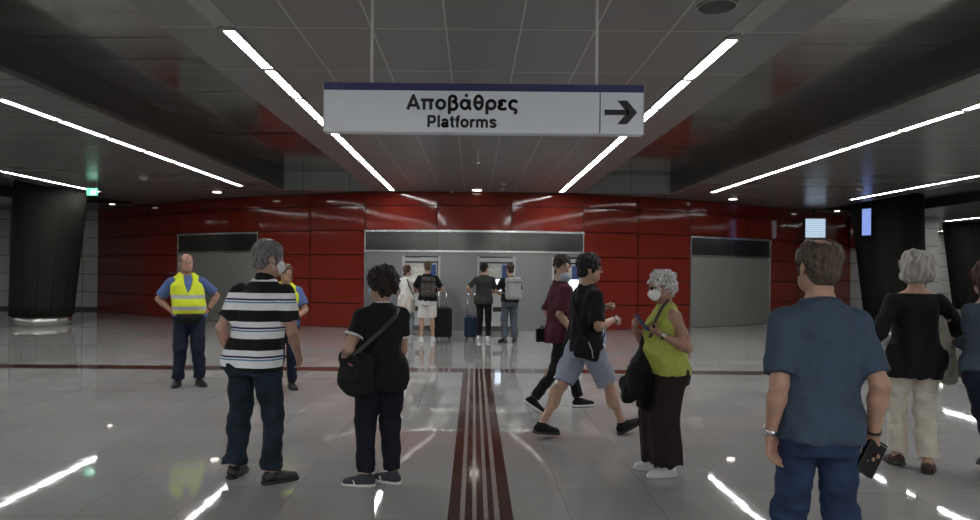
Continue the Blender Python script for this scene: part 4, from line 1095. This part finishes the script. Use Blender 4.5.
# --- woman with curly hair and a shoulder bag
base = on_floor(380,484); phi = R(27)
P = Person('curly-haired woman in black T-shirt with a black shoulder bag and grey sneakers', base, phi, H=1.54, h=0.006, g=1.14, belly=0.05, female=True, skin=(0.42,0.26,0.19), hips=1.06, shw=0.18,
    feet=[(-0.12,0.0,0.085,60,0),(0.10,-0.02,0.085,38,0)], wr=[(-0.27,0.16,1.02),(0.13,0.25,1.05)], el=[(-0.3,-1,0),(0.3,-1,-.3)], pn=[(1,0,-.2),(-1,0,0)], curl=(1.0,0.5), hyaw=R(22), seed=31)
P.body()
P.top('t_shirt',M_blk,hem=0.78,o=0.02,sleeve=0.62,sr=(0.074,0.074),amp=0.004,seat=.0)
b=MB()
for i in (0,1):
    e=P.sh[i]+(P.elb[i]-P.sh[i])*.615; u=unit(P.elb[i]-P.sh[i]); n0=unit(np.cross(u,V3(0,1,0))); n1=np.cross(u,n0)
    rr=.0735
    pts=[e+n0*math.cos(a)*rr+n1*math.sin(a)*rr for a in np.linspace(0,2*math.pi,29)]; b.strap(pts,[q-e for q in pts],.018,.007)
b.build('sleeve_trim',M_solew,P.root)['label']='white trim'
b=MB(); pts=[P.neck+V3(math.cos(a)*.066,math.sin(a)*.068+.004,.004-.018*math.sin(a)) for a in np.linspace(0,2*math.pi,33)]; b.tube(pts,.0065,8); b.build('collar_trim',M_solew,P.root)['label']='white trim'
M_nvleg = cloth('black_navy_trousers',(0.009,0.010,0.018))
P.trousers('trousers',M_nvleg,amp=0.004,rad=(0.112,0.088,0.07),seat=.0)
P.shoes(cloth('grey_knit',(0.045,0.05,0.06)),M_solew,label='grey sneaker',stripes=M_solew)
def h4(F,s):
    F.ell(s.hp(0,-.03,.04),HS*V3(.112,.122,.115),s.Rh,0); F.ell(s.hp(0,-.07,-.0),HS*V3(.095,.08,.09),s.Rh,.03); F.ell(s.hp(0,.12,-.055),HS*V3(.068,.075,.11),s.Rh,.02,'sub'); F.plane(s.hp(0,-.06,-.105),-s.hu+s.hf*.3)
    F.noise(.006,55,3); F.noise(.007,120,4)
P.hair(hairm('dark_curly_hair',(0.018,0.012,0.010),(45,0.5)),h4,m_=0.2)
P.mask(M_maskb)
# bag on the left hip
c = wld(P,(-.23,.03,.74)); T = Thing('shoulder_bag', c, 'large black shoulder bag with pink lettering on the hip of the curly-haired woman','bag')
Rb = rotz(phi+R(8)); bc = wld(P,(-.215,.0,.93))
F = fbox([bc],0.34,0.007); F.rbox(bc,(.058,.2,.14),.05,Rb); F.ell(bc+V3(0,0,-.06),(.075,.2,.11),Rb,k=.05); F.noise(.006,(16,16,16),8); T.sdf('bag_body',F,M_blk)
ns = lambda v: rotz(phi)@V3(v)
sp=[(-.275,.0,1.0),(-.255,-.10,1.08),(-.16,-.145,1.18),(-.03,-.145,1.29),(.08,-.115,1.385),(.12,-.05,1.442),(.115,.02,1.44),(.06,.115,1.34),(-.06,.165,1.22),(-.2,.15,1.08),(-.275,.08,1.0)]
sn=[(-1,-.2,0),(-1,-.8,0),(-.4,-1,.0),(0,-1,0.1),(.2,-1,.4),(.2,-.3,1),(.2,.4,1),(.2,1,.2),(0,1,0),(-.6,1,0),(-1,.2,0)]
b=MB(); b.strap([wld(P,q) for q in sp],[ns(q) for q in sn],.034,.007); T.mb('strap',b,mat('grey_strap',(0.03,0.03,0.034),0.5))
b=MB()
for k in range(7):
    u0=-.055+k*.016; o=wld(P,(-.292,u0-.10,1.0)); b.strap([o,o+V3(0,0,.012)+Rb@V3(0,.006,0)],[ns((-1,-.1,0))]*2,.006,.003)
T.mb('print',b,mat('pink_print',(0.45,0.12,0.22),0.6))

# --- two young men walking to the right
base = on_floor(559,409); phi = R(-78)
P = Person('young man in maroon T-shirt and black trousers with a mask under his chin, mid-stride', base, phi, H=1.73, h=0.007, g=0.95, skin=(0.38,0.23,0.17),
    feet=[(-0.09,0.27,0.085,5,0),(0.09,-0.33,0.14,-3,-34)], drop=0.03, wr=[(-0.21,0.10,0.9),(0.24,0.07,0.89)], el=[(-0.2,-1,0),(0.2,-1,0)], hyaw=R(-78), seed=41, lean=(0,0.02))
P.body(); P.top('t_shirt',cloth('maroon_cotton',(0.060,0.010,0.022)),hem=0.80,o=0.03,sleeve=0.9,sr=(0.082,0.085),amp=0.006)
P.trousers('trousers',M_blk,rad=(0.095,0.07,0.056)); P.shoes(M_blk,M_solew)
def h5(F,s): short_hair(F,s,.012,.02,rough=.004)
P.hair(hairm('dark_brown_hair',(0.02,0.014,0.011)),h5)
P.mask(mat('mask_grey_blue',(0.32,0.37,0.42),0.8),low=0.052,loops=False)
c = wld(P,(.0,-.27,.76)); T = Thing('folder_bag', c,'flat black bag at the hip of the young man in maroon','bag')
cc = wld(P,(-.10,-.18,.83)); F = fbox([cc],0.25,0.007); F.rbox(cc,(.02,.075,.075),.015,rotz(phi+R(12))); T.sdf('bag_body',F,M_blk)
b=MB(); b.tube([cc+V3(0,0,.07)+rotz(phi)@V3(0,-.03,0),cc+V3(0,0,.11),cc+V3(0,0,.07)+rotz(phi)@V3(0,.03,0)],.008,8); T.mb('handle',b,M_blk)

base = on_floor(584,436); phi = R(-66)
P = Person('young man in black T-shirt and grey shorts striding to the right', base, phi, H=1.74, h=0.006, g=1.02, skin=(0.42,0.26,0.19),
    feet=[(-0.08,-0.43,0.095,0,-8),(0.08,0.38,0.10,-4,22)], drop=0.055, wr=[(-0.10,0.27,1.20),(0.18,0.21,1.11)], el=[(-0.7,-0.5,-1),(0.5,-0.8,-1)], hd=[(0.3,.8,.3),(-.3,.8,-.25)], pn=[(.7,-.3,-.6),(-.9,-.3,-.1)], curl=(1.1,.9), hyaw=R(-22), seed=42, lean=(0,0.03), twist=R(-8))
P.body(lg=1.0); P.top('t_shirt',M_blk,hem=0.89,o=0.026,sleeve=0.85,sr=(0.08,0.078),amp=0.006)
M_short = cloth('grey_blue_shorts',(0.27,0.30,0.37)); P.trousers('shorts',M_short,rad=(0.112,0.105,0.1),cutz=0.95,amp=0.006,waist=0.95,zr=([0,1],[1,1]))
P.shoes(M_blk,M_soleb)
def h6(F,s): short_hair(F,s,.017,.012,rough=.004,ear=False)
P.hair(hairm('black_hair',(0.008,0.0075,0.008)),h6)
P.watch(1,M_strap,M_dial,dial_dir=rotz(-phi)@V3(0,-1,0.3)); P.glasses(M_strap,False)
c = wld(P,(.2,-.02,.70)); T = Thing('waist_bag', c,'black zipped waist bag slung on the hip of the young man in shorts','bag')
cc = wld(P,(.225,-.12,.85)); Rm = rotz(phi)@rot_axis((1,0,0),R(-14)); F = fbox([cc],0.3,0.006); F.rbox(cc,(.04,.13,.10),.035,Rm); F.noise(.006,20,4); T.sdf('pouch',F,M_blk)
b=MB(); b.strap([cc+Rm@V3(.044,-.03,.06),cc+Rm@V3(.046,.02,.0),cc+Rm@V3(.044,.05,-.07)],[Rm@V3(1,0,0)]*3,.008,.004); T.mb('zipper',b,M_solew)
b=MB(); b.strap([wld(P,q) for q in ((.2,.05,.88),(.17,.11,1.0),(.1,.14,1.14),(-.03,.13,1.27),(-.11,.05,1.365),(-.1,-.06,1.365),(.0,-.14,1.28),(.12,-.15,1.1),(.2,-.11,.94))],[rotz(phi)@V3(v) for v in ((1,.5,0),(1,1,0),(.3,1,0),(-.2,1,.3),(-.3,.2,1),(-.3,-.4,1),(0,-1,.2),(.4,-1,0),(1,-.6,0))],.03,.006); T.mb('strap',b,M_blk)

# --- woman in green sleeveless top with phone
base = on_floor(667,473); phi = R(99)
P = Person('white-haired woman in lime green sleeveless top and mask looking at her phone', base, phi, H=1.54, h=0.006, g=1.19, belly=0.075, female=True, skin=(0.36,0.20,0.145), hips=1.0, shw=0.185, lean=(0,0.035),
    feet=[(-0.09,0.03,0.085,8,0),(0.10,0.06,0.085,-12,0)], wr=[(-0.19,0.15,1.23),(0.05,0.29,1.25)], el=[(-0.3,-0.6,-1),(0.7,-0.5,-0.9)], hd=[(.45,.75,.35),(-.45,.35,.7)], pn=[(.5,-.3,.8),(-.6,-.4,.5)], curl=(.75,.9), hpitch=R(-10), seed=51)
P.body()
M_lime = cloth('lime_knit',(0.36,0.40,0.085),noise=(40,0.1)); P.top('sleeveless_top',M_lime,hem=0.885,o=0.022,sleeve=0,amp=0.004,shtop=(0.058,0.07))
M_brn = cloth('dark_brown_trousers',(0.020,0.015,0.014)); P.trousers('trousers',M_brn,rad=(0.114,0.118,0.134),ankle=0.95,amp=0.006,fr=(30,30,6),waist=0.97)
P.shoes(mat('white_canvas',(0.6,0.6,0.62),0.7),M_solew)
def h7(F,s): F.ell(s.hp(0,-.02,.045),HS*V3(.092,.115,.105),s.Rh,0); s.crop(F,-.06,ear=False); F.ell(s.hp(0,-.07,-.02),HS*V3(.075,.055,.075),s.Rh,.03); F.noise(.007,45,3); F.noise(.004,120,5); F.plane(s.hp(0,-.05,-.085),-s.hu+s.hf*.5)
P.hair(hairm('white_hair',(0.52,0.52,0.51)),h7)
P.mask(M_mask); P.glasses(M_soleb); P.watch(0,M_strap,M_dial,dial_dir=rotz(-phi)@V3(0,-1,0.2))
c = wld(P,(-0.08,.28,1.30)); T = Thing('phone', c,'dark blue phone held in front of the woman in green','phone')
Rm = rotz(phi)@rot_axis((1,0,0),R(-38)); b=MB(); b.box(-.038,.038,-.005,.005,-.075,.075,0,bev=.004,M=Matrix.Translation(Vector(c+V3(0,0,.02)))@Matrix(Rm.tolist()).to_4x4()); T.mb('case',b,mat('phone_blue',(0.03,0.06,0.14),0.3))
b=MB(); b.box(-.034,.034,-.0066,-.005,-.07,.07,0,M=Matrix.Translation(Vector(c+V3(0,0,.02)))@Matrix(Rm.tolist()).to_4x4()); T.mb('screen',b,mat('phone_glass',(0.02,0.02,0.025),0.1))
# black jacket hanging from her bag strap
p_ = lambda px,py,d: V3(at(px,py,base.y+d))
T = Thing('jacket', V3(at(628,408,base.y+.02)), 'black jacket hanging in folds in front of the woman in green','jacket')
F = fbox([p_(645,330,0),p_(622,408,0),p_(655,410,0)],0.16,0.007)
top = p_(650,338,.02)
for (px,py,d,r0,r1) in ((629,383,.03,.035,.07),(634,390,-.02,.04,.065),(643,376,0.05,.04,.055),(626,397,.0,.045,.045),(640,404,.02,.045,.035)): F.seg(top,p_(px,py,d),r0,r1,.03,sq=((0,1,0),.75))
F.noise(.012,(24,24,6),6); F.noise(.005,(50,50,20),7); T.sdf('garment',F,M_blk)
b=MB(); pts=[p_(646,345,-.03),p_(651,335,-.13),p_(655,322,-.16),p_(661,309,-.14),p_(668,300,-.06),p_(673,296,.02)]; b.strap(pts,[V3(-.3,-1,.2)]*6,.02,.006); T.mb('strap',b,M_strap)

# --- man in blue T-shirt, nearest
base = V3(at(819,400,3.08)); base[2]=0; phi = R(-3)
P = Person('man in blue T-shirt and jeans walking away, nearest of the crowd', base, phi, H=1.69, h=0.005, g=0.96, belly=0.03, skin=(0.40,0.24,0.175), shw=0.166, hips=0.88, lean=(0,0.01),
    feet=[(-0.10,0.10,0.085,8,0),(0.14,-0.08,0.095,-10,-10)], wr=[(-0.215,0.0,0.872),(0.235,-0.01,0.88)], el=[(-0.25,-1,0),(0.3,-1,0)], hd=[(.1,.12,-1),(.05,.3,-1)], pn=[(.6,-.8,0),(-.45,-.9,0)], curl=(.35,.75), hyaw=R(7), seed=61)
P.body()
M_tee = cloth('dusty_blue_cotton',(0.045,0.070,0.108)); P.top('t_shirt',M_tee,hem=0.86,o=0.02,sleeve=0.84,sr=(0.072,0.074),amp=0.004,seed=2)
P.trousers('jeans',M_bluejean,amp=0.004,rad=(0.09,0.077,0.07),waist=0.98,seat=.005)
P.shoes(M_blksh,M_soleb)
def h8(F,s): short_hair(F,s,.015,-.006,rough=.0022); F.ell(s.hp(0,-.05,.122),HS*V3(.05,.058,.034),s.Rh,.012,'sub'); F.ell(s.hp(0,.085,.095),HS*V3(.06,.06,.05),s.Rh,.01,'sub')
P.hair(hairm('brown_grey_hair',(0.075,0.055,0.040)),h8)
P.watch(0,M_chrome,M_chrome,w=.022,dial_dir=(-1,-.4,0)); P.watch(1,M_strap,None,'bracelet',w=.012)
b=MB(); pts=[P.neck+V3(math.cos(a)*.068,math.sin(a)*.07+.006,.004-.018*math.sin(a)) for a in np.linspace(0,2*math.pi,33)]; b.tube(pts,.007,8); b.build('collar_band',M_tee,P.root)
k0 = wld(P,P.wri[1]+P.hd[1]*.10+P.pn[1]*.035); T = Thing('phone_case', k0-V3(0,0,.09),'black phone case held in the hand of the man in the blue T-shirt','phone')
Rm = rotz(R(12))@rot_axis((0,1,0),R(30)); b=MB(); b.box(-.048,.048,-.014,.014,-.082,.082,0,bev=.008,M=Matrix.Translation(Vector(k0))@Matrix(Rm.tolist()).to_4x4()); T.mb('case',b,mat('glossy_black',(0.008,0.008,0.009),0.22))
b=MB(); b.box(-.040,.040,-.0155,-.0135,.068,.072,0,M=Matrix.Translation(Vector(k0))@Matrix(Rm.tolist()).to_4x4()); T.mb('clasp',b,M_chrome)

# --- woman with grey-white bob, black top, cream trousers
base = on_floor(914,470); phi = R(-8)
P = Person('white-haired woman in black off-shoulder top and cream trousers walking away', base, phi, H=1.70, h=0.006, g=1.02, female=True, skin=(0.42,0.25,0.18), shw=0.178,
    feet=[(-0.07,0.14,0.095,4,-8),(0.08,-0.05,0.085,-28,0)], wr=[(-0.24,0.17,1.03),(0.24,0.24,1.10)], el=[(-0.5,-1,0),(0.7,-1,0)], curl=(.6,.9), seed=71)
P.body(); P.top('off_shoulder_top',M_blk,hem=0.77,o=0.022,sleeve=1.5,sr=(0.07,0.066),fsl=.056,amp=0.005,neckz=1.445,flare=0.02,cuts=((P.neck+V3(0,0,-.035),(0,0,1)),))
M_crm = cloth('cream_cotton',(0.58,0.54,0.46)); P.trousers('trousers',M_crm,rad=(0.098,0.078,0.074),amp=0.006,seat=.01)
P.shoes(mat('brown_suede',(0.055,0.028,0.02),0.7),M_soleb,hi=-.03)
def h9(F,s): 
    F.ell(s.hp(0,-.022,.035),HS*V3(.105,.122,.115),s.Rh,0); F.ell(s.hp(0,-.035,-.04),HS*V3(.108,.105,.08),s.Rh,.03); F.ell(s.hp(0,.12,-.055),HS*V3(.07,.085,.12),s.Rh,.015,'sub'); F.noise(.008,(40,40,14),3); F.noise(.005,(95,95,22),5); F.plane(s.hp(0,0,-.105),-s.hu)
P.hair(hairm('silver_bob',(0.36,0.345,0.31),(45,0.45,(1,1,0.15))),h9,m_=.19)
# pale jacket carried over her right arm
p_ = lambda px,py,d: V3(at(px,py,base.y+d))
T = Thing('jacket', p_(945,378,.05),'pale beige jacket draped over the right arm of the woman in cream trousers','jacket')
F = fbox([p_(925,312,0),p_(960,382,.1),p_(935,385,-.1)],0.16,0.007)
tp = V3(p_(933,322,.02))
F.seg(tp+V3(-.05,-.03,0),tp+V3(.10,.06,0),.05,.055,.03)
for (px,py,d,r0,r1) in ((938,371,-.06,.05,.06),(946,375,.0,.06,.06),(954,366,.06,.06,.055),(932,352,-.03,.045,.05),(950,350,-.05,.05,.05)): F.seg(tp,p_(px,py,d),r0,r1,.03,sq=((0,1,0),.7))
F.noise(.010,(22,22,6),4); F.noise(.004,(50,50,20),5); T.sdf('garment',F,cloth('pale_beige',(0.30,0.29,0.25)))
F = fbox([p_(950,378,.02)],.1,.007); F.ell(p_(949,377,.0),(.055,.03,.028)); F.noise(.005,40,3); T.sdf('lining',F,M_navy,label='navy cloth showing below')

# --- red-haired woman at the edge of the view
base = V3(at(987,400,5.2)); base[2]=0; phi = R(-2)
P = Person('red-haired woman in grey-blue sweater at the very edge of the view', base, phi, H=1.62, h=0.007, g=0.95, female=True, skin=(0.42,0.25,0.18),
    shw=.14, feet=[(0.24,0.22,0.09,5,-5),(0.36,-0.08,0.085,-5,0)], wr=[(-0.08,0.26,1.10),(0.08,0.26,1.10)], el=[(0.5,-.8,-.6),(-0.5,-.8,-.6)], curl=(.6,.6), seed=81)
P.body(); P.top('sweater',cloth('grey_blue_knit',(0.055,0.075,0.105)),hem=0.93,o=0.026,sleeve=1.85,sr=(0.072,0.066),fsl=.05,amp=0.006,neckz=1.46,cuts=((P.neck+V3(0,0,-.028),(0,0,1)),))
P.trousers('jeans',M_navy,rad=(0.1,0.075,0.06)); P.shoes(M_blksh,M_soleb)
def h10(F,s): 
    F.ell(s.hp(0,-.02,.035),HS*V3(.105,.12,.112),s.Rh,0); F.seg(s.hp(0,-.05,0),s.hp(0,-.075,-.14),.1,.085,.03); F.ell(s.hp(0,.12,-.05),HS*V3(.07,.085,.12),s.Rh,.015,'sub'); F.noise(.008,(40,40,14),3); F.noise(.005,(90,90,25),5)
P.hair(hairm('dark_red_hair',(0.040,0.012,0.010)),h10,m_=.26)

# --- four people at the ticket machines
FH=0.010
base = on_floor(406.5,338.5); phi = R(-14)
P = Person('woman in white top with a white jacket tied at her waist, at the ticket machine', base, phi, H=1.63, h=FH, female=True, skin=(0.42,0.26,0.2), wr=[(-.2,.12,1.0),(.1,.3,1.12)], el=[(-1,-.8,0),(1,-.8,-.5)], seed=91, hyaw=R(-15), shw=.175)
P.body(); P.top('t_shirt',cloth('white_cotton',(0.68,0.67,0.65)),hem=0.95,sleeve=.75,amp=.005,flare=0)
F = P.field([V3(.25,.2,1.02),V3(-.25,-.22,.62)],.06); F.loft([(.64,0,-.03,.235,.18),(.8,0,-.03,.225,.185),(.95,0,-.02,.205,.165),(1.06,0,0,.18,.14)],0); F.noise(.012,(22,22,4),3); P.obj('tied_jacket',F,cloth('cream_jacket',(0.5,0.47,0.42)))
P.trousers('jeans',cloth('pale_jeans',(0.22,0.25,0.29)),rad=(.095,.07,.062)); P.shoes(mat('white_canvas',(0,0,0)),M_solew)
def hA(F,s): F.ell(s.hp(0,-.02,.04),HS*V3(.088,.11,.1),s.Rh,0); s.crop(F,-.06,ear=False); F.seg(s.hp(0,-.09,.02),s.hp(0,-.125,-.1),.045,.028,.02); F.noise(.006,45,3)
P.hair(hairm('auburn_hair',(0.07,0.03,0.02)),hA,h=.008,m_=.19)
b=MB(); b.strap([P.off(1.05)+V3(.19,-.08,0),P.off(1.25)+V3(.12,-.155,0),P.off(1.4)+V3(.06,-.13,0),P.neck+V3(-.02,-.02,.0)],[(0.6,-1,0),(0,-1,0),(0,-1,.3),(0,-.5,1)],.03,.012); b.build('strap',M_strap,P.root)

base = on_floor(427,341.5); phi = R(8)
P = Person('man in black T-shirt and white shorts with a patterned backpack at the ticket machine', base, phi, H=1.72, h=FH, skin=(0.42,0.26,0.19), wr=[(-.12,.3,1.15),(.18,.25,1.1)], el=[(-1,-.6,-.4),(1,-.6,-.4)], seed=92, feet=[(-.13,0,.085,10,0),(.13,0,.085,-14,0)])
P.body(lg=1.0); P.top('t_shirt',M_blk,hem=.9,sleeve=.8,amp=.005); P.trousers('shorts',cloth('white_cotton',(0,0,0)),rad=(.11,.1,.098),cutz=.92,waist=.98,zr=([0,1],[1,1])); P.shoes(mat('white_canvas',(0,0,0)),M_solew)
def hB(F,s): short_hair(F,s,.008,back=-.06)
P.hair(hairm('light_brown_hair',(0.075,0.05,0.035)),hB,h=.008)
def backpack(P, label, m, mt, sz=(.15,.085,.21), zc=1.2, name='backpack'):
    T = Thing(name, wld(P,(0,-.2,zc-sz[2])), label,'backpack'); Rm = rotz(P.phi); c = wld(P,(P.lx*.5,-.135-sz[1],zc)+V3(0,0,0)*0)
    F = fbox([c],.38,.009); F.rbox(c,sz,.06,Rm); F.noise(.005,18,2); body=T.sdf('bag_body',F,m)
    F = fbox([c],.38,.009); F.rbox(c+Rm@V3(0,-sz[1]-.005,-sz[2]*.35),(sz[0]*.78,.035,sz[2]*.5),.03,Rm); T.sdf('front_pocket',F,m)
    F = fbox([c],.4,.009); F.rbox(c+Rm@V3(0,-.01,sz[2]*.55),(sz[0]*1.03,sz[1]*1.02,.012),.006,Rm); T.sdf('zipper_band',F,mt)
    b=MB()
    for q in (-1,1): b.strap([wld(P,(q*.11,-.13,zc-.15)),wld(P,(q*.2,-.08,zc-.1)),wld(P,(q*.185,.08,zc)),wld(P,(q*.13,.14,zc+.1)),wld(P,(q*.115,.05,1.43)),wld(P,(q*.11,-.04,1.44)),wld(P,(q*.1,-.14,zc+.15))],[Rm@V3(v) for v in ((q,-.3,0),(q,0,0),(q,.5,0),(q*.2,1,.2),(q*.1,.6,1),(0,-.2,1),(0,-1,.6))],.05,.012)
    T.mb('shoulder_straps',b,mt); b=MB(); b.tube([c+Rm@V3(-.03,sz[1]*.5,sz[2]),c+Rm@V3(-.02,sz[1]*.5,sz[2]+.035),c+Rm@V3(.02,sz[1]*.5,sz[2]+.035),c+Rm@V3(.03,sz[1]*.5,sz[2])],.008,8); T.mb('grab_handle',b,mt)
backpack(P,'dark patterned backpack worn by the man in white shorts',mat('floral_dark',(0.06,0.05,0.045),0.8,noise=(26,0.9)),M_blk)

base = on_floor(483.5,340.5); phi = R(-10)
P = Person('dark-haired man in dark grey T-shirt and black trousers holding a suitcase handle', base, phi, H=1.70, h=FH, skin=(0.40,0.25,0.18), wr=[(-.27,.0,1.0),(.14,.3,1.08)], el=[(-.9,-1,0),(1,-.8,-.4)], seed=93, hyaw=R(-20))
P.body(); P.top('t_shirt',cloth('dark_grey_cotton',(0.035,0.038,0.035)),hem=.84,sleeve=.85,amp=.005); P.trousers('trousers',M_blk,rad=(.095,.07,.058)); P.shoes(mat('white_canvas',(0,0,0)),M_solew)
def hC(F,s): short_hair(F,s,.011)
P.hair(hairm('black_hair',(0,0,0)),hC,h=.008); PA = P

base = on_floor(509.5,342.5); phi = R(14)
P = Person('man in cap, black T-shirt and jeans with a grey backpack at the ticket machine', base, phi, H=1.68, h=FH, skin=(0.40,0.25,0.18), wr=[(-.16,.3,1.08),(.15,.3,1.08)], el=[(-1,-.7,-.3),(1,-.7,-.3)], seed=94, hyaw=R(8), feet=[(-.12,.0,.085,25,0),(.12,-.02,.085,-6,0)])
P.body(); P.top('t_shirt',M_blk,hem=.92,sleeve=.8,amp=.005); P.trousers('jeans',cloth('mid_jeans',(0.075,0.09,0.115)),rad=(.1,.08,.07)); P.shoes(M_blksh,M_soleb)
def hD(F,s): short_hair(F,s,.006)
P.hair(hairm('dark_brown_hair',(0,0,0)),hD,h=.008)
F = P.field([P.hc],.24,.007); F.ell(P.hp(0,-.012,.045),HS*V3(.088,.109,.09),P.Rh,0); F.plane(P.hp(0,0,.04),-P.hu); F.ell(P.hp(0,.12,.042),HS*V3(.07,.075,.011),P.Rh,.01); P.obj('cap',F,cloth('cap_brown',(0.07,0.045,0.035)))
backpack(P,'light grey backpack worn by the man in the cap',cloth('light_grey_nylon',(0.33,0.33,0.34)),cloth('mid_grey_nylon',(0.13,0.13,0.14)),(.16,.1,.24),1.22)

# --- suitcases and small things on the floor
def suitcase(px,py,w,d,hgt,label,m,rz,handle_to=None,hz=1.0,soft=False):
    c = on_floor(px,py); T = Thing('suitcase',c,label,'suitcase'); Rm = rotz(rz); c = V3(c)
    F = fbox([c+V3(0,0,hgt/2)],max(w,d,hgt)/2+.1,.008); F.rbox(c+V3(0,0,.05+hgt/2),(w/2,d/2,hgt/2),.05,Rm)
    for k in (-1,0,1): F.rbox(c+Rm@V3(k*w*.25,-d/2,.05+hgt/2),(w*.06,.008,hgt*.42),.006,Rm,.01)
    shell = T.sdf('shell',F,m)
    b=MB(); b.box(-w/2-.004,w/2+.004,-.012,.012,.06,.05+hgt-.03,0,M=Matrix.Translation(Vector(c))@Matrix(Rm.tolist()).to_4x4()); T.mb('zip_band',b,M_strap)
    for q in (-1,1):
        for e in (-1,1):
            o = c+Rm@V3(q*(w/2-.05),e*(d/2-.05),.028); b=MB(); ax=Rm@V3(1,0,0)*.014; b.tube([o-ax,o+ax],.026,14); T.mb('wheel',b,M_soleb)
    b=MB()
    for q in (-1,1): b.tube([c+Rm@V3(q*.09,d*.3,.05+hgt),c+Rm@V3(q*.09,d*.3,hz)],.009,8)
    b.tube([c+Rm@V3(-.1,d*.3,hz),c+Rm@V3(.1,d*.3,hz)],.014,8); T.mb('pull_handle',b,M_chrome)
    b=MB(); b.tube([c+Rm@V3(-.07,0,.05+hgt-.01),c+Rm@V3(-.05,0,.05+hgt+.03),c+Rm@V3(.05,0,.05+hgt+.03),c+Rm@V3(.07,0,.05+hgt-.01)],.01,8); T.mb('grab_handle',b,M_strap)
suitcase(442.5,339,.40,.27,.66,'big black suitcase standing beside the man in white shorts',cloth('black_nylon',(0.014,0.014,0.016)),R(8),hz=1.08)
suitcase(470.5,339,.27,.22,.45,'small navy suitcase beside the man in the dark grey T-shirt',cloth('navy_nylon',(0.018,0.03,0.065)),R(-10),hz=1.0)
c = on_floor(602,338.5); T = Thing('paper_bag',c,'small white and blue paper bag on the floor by the red wall','bag'); c=V3(c)
b=MB(); b.box(-.085,.085,-.05,.05,0,.24,0,bev=.006,M=Matrix.Translation(Vector(c))); T.mb('bag_body',b,mat('paper_pale_blue',(0.38,0.43,0.52),0.7))
b=MB(); b.box(-.087,.087,-.052,.052,.05,.12,0,M=Matrix.Translation(Vector(c))); T.mb('blue_band',b,mat('paper_blue',(0.12,0.2,0.42),0.7))
b=MB()
for q in (-1,1): b.tube([c+V3(-.04,q*.045,.235),c+V3(-.03,q*.04,.29),c+V3(.03,q*.04,.29),c+V3(.04,q*.045,.235)],.004,6)
T.mb('handles',b,M_solew)
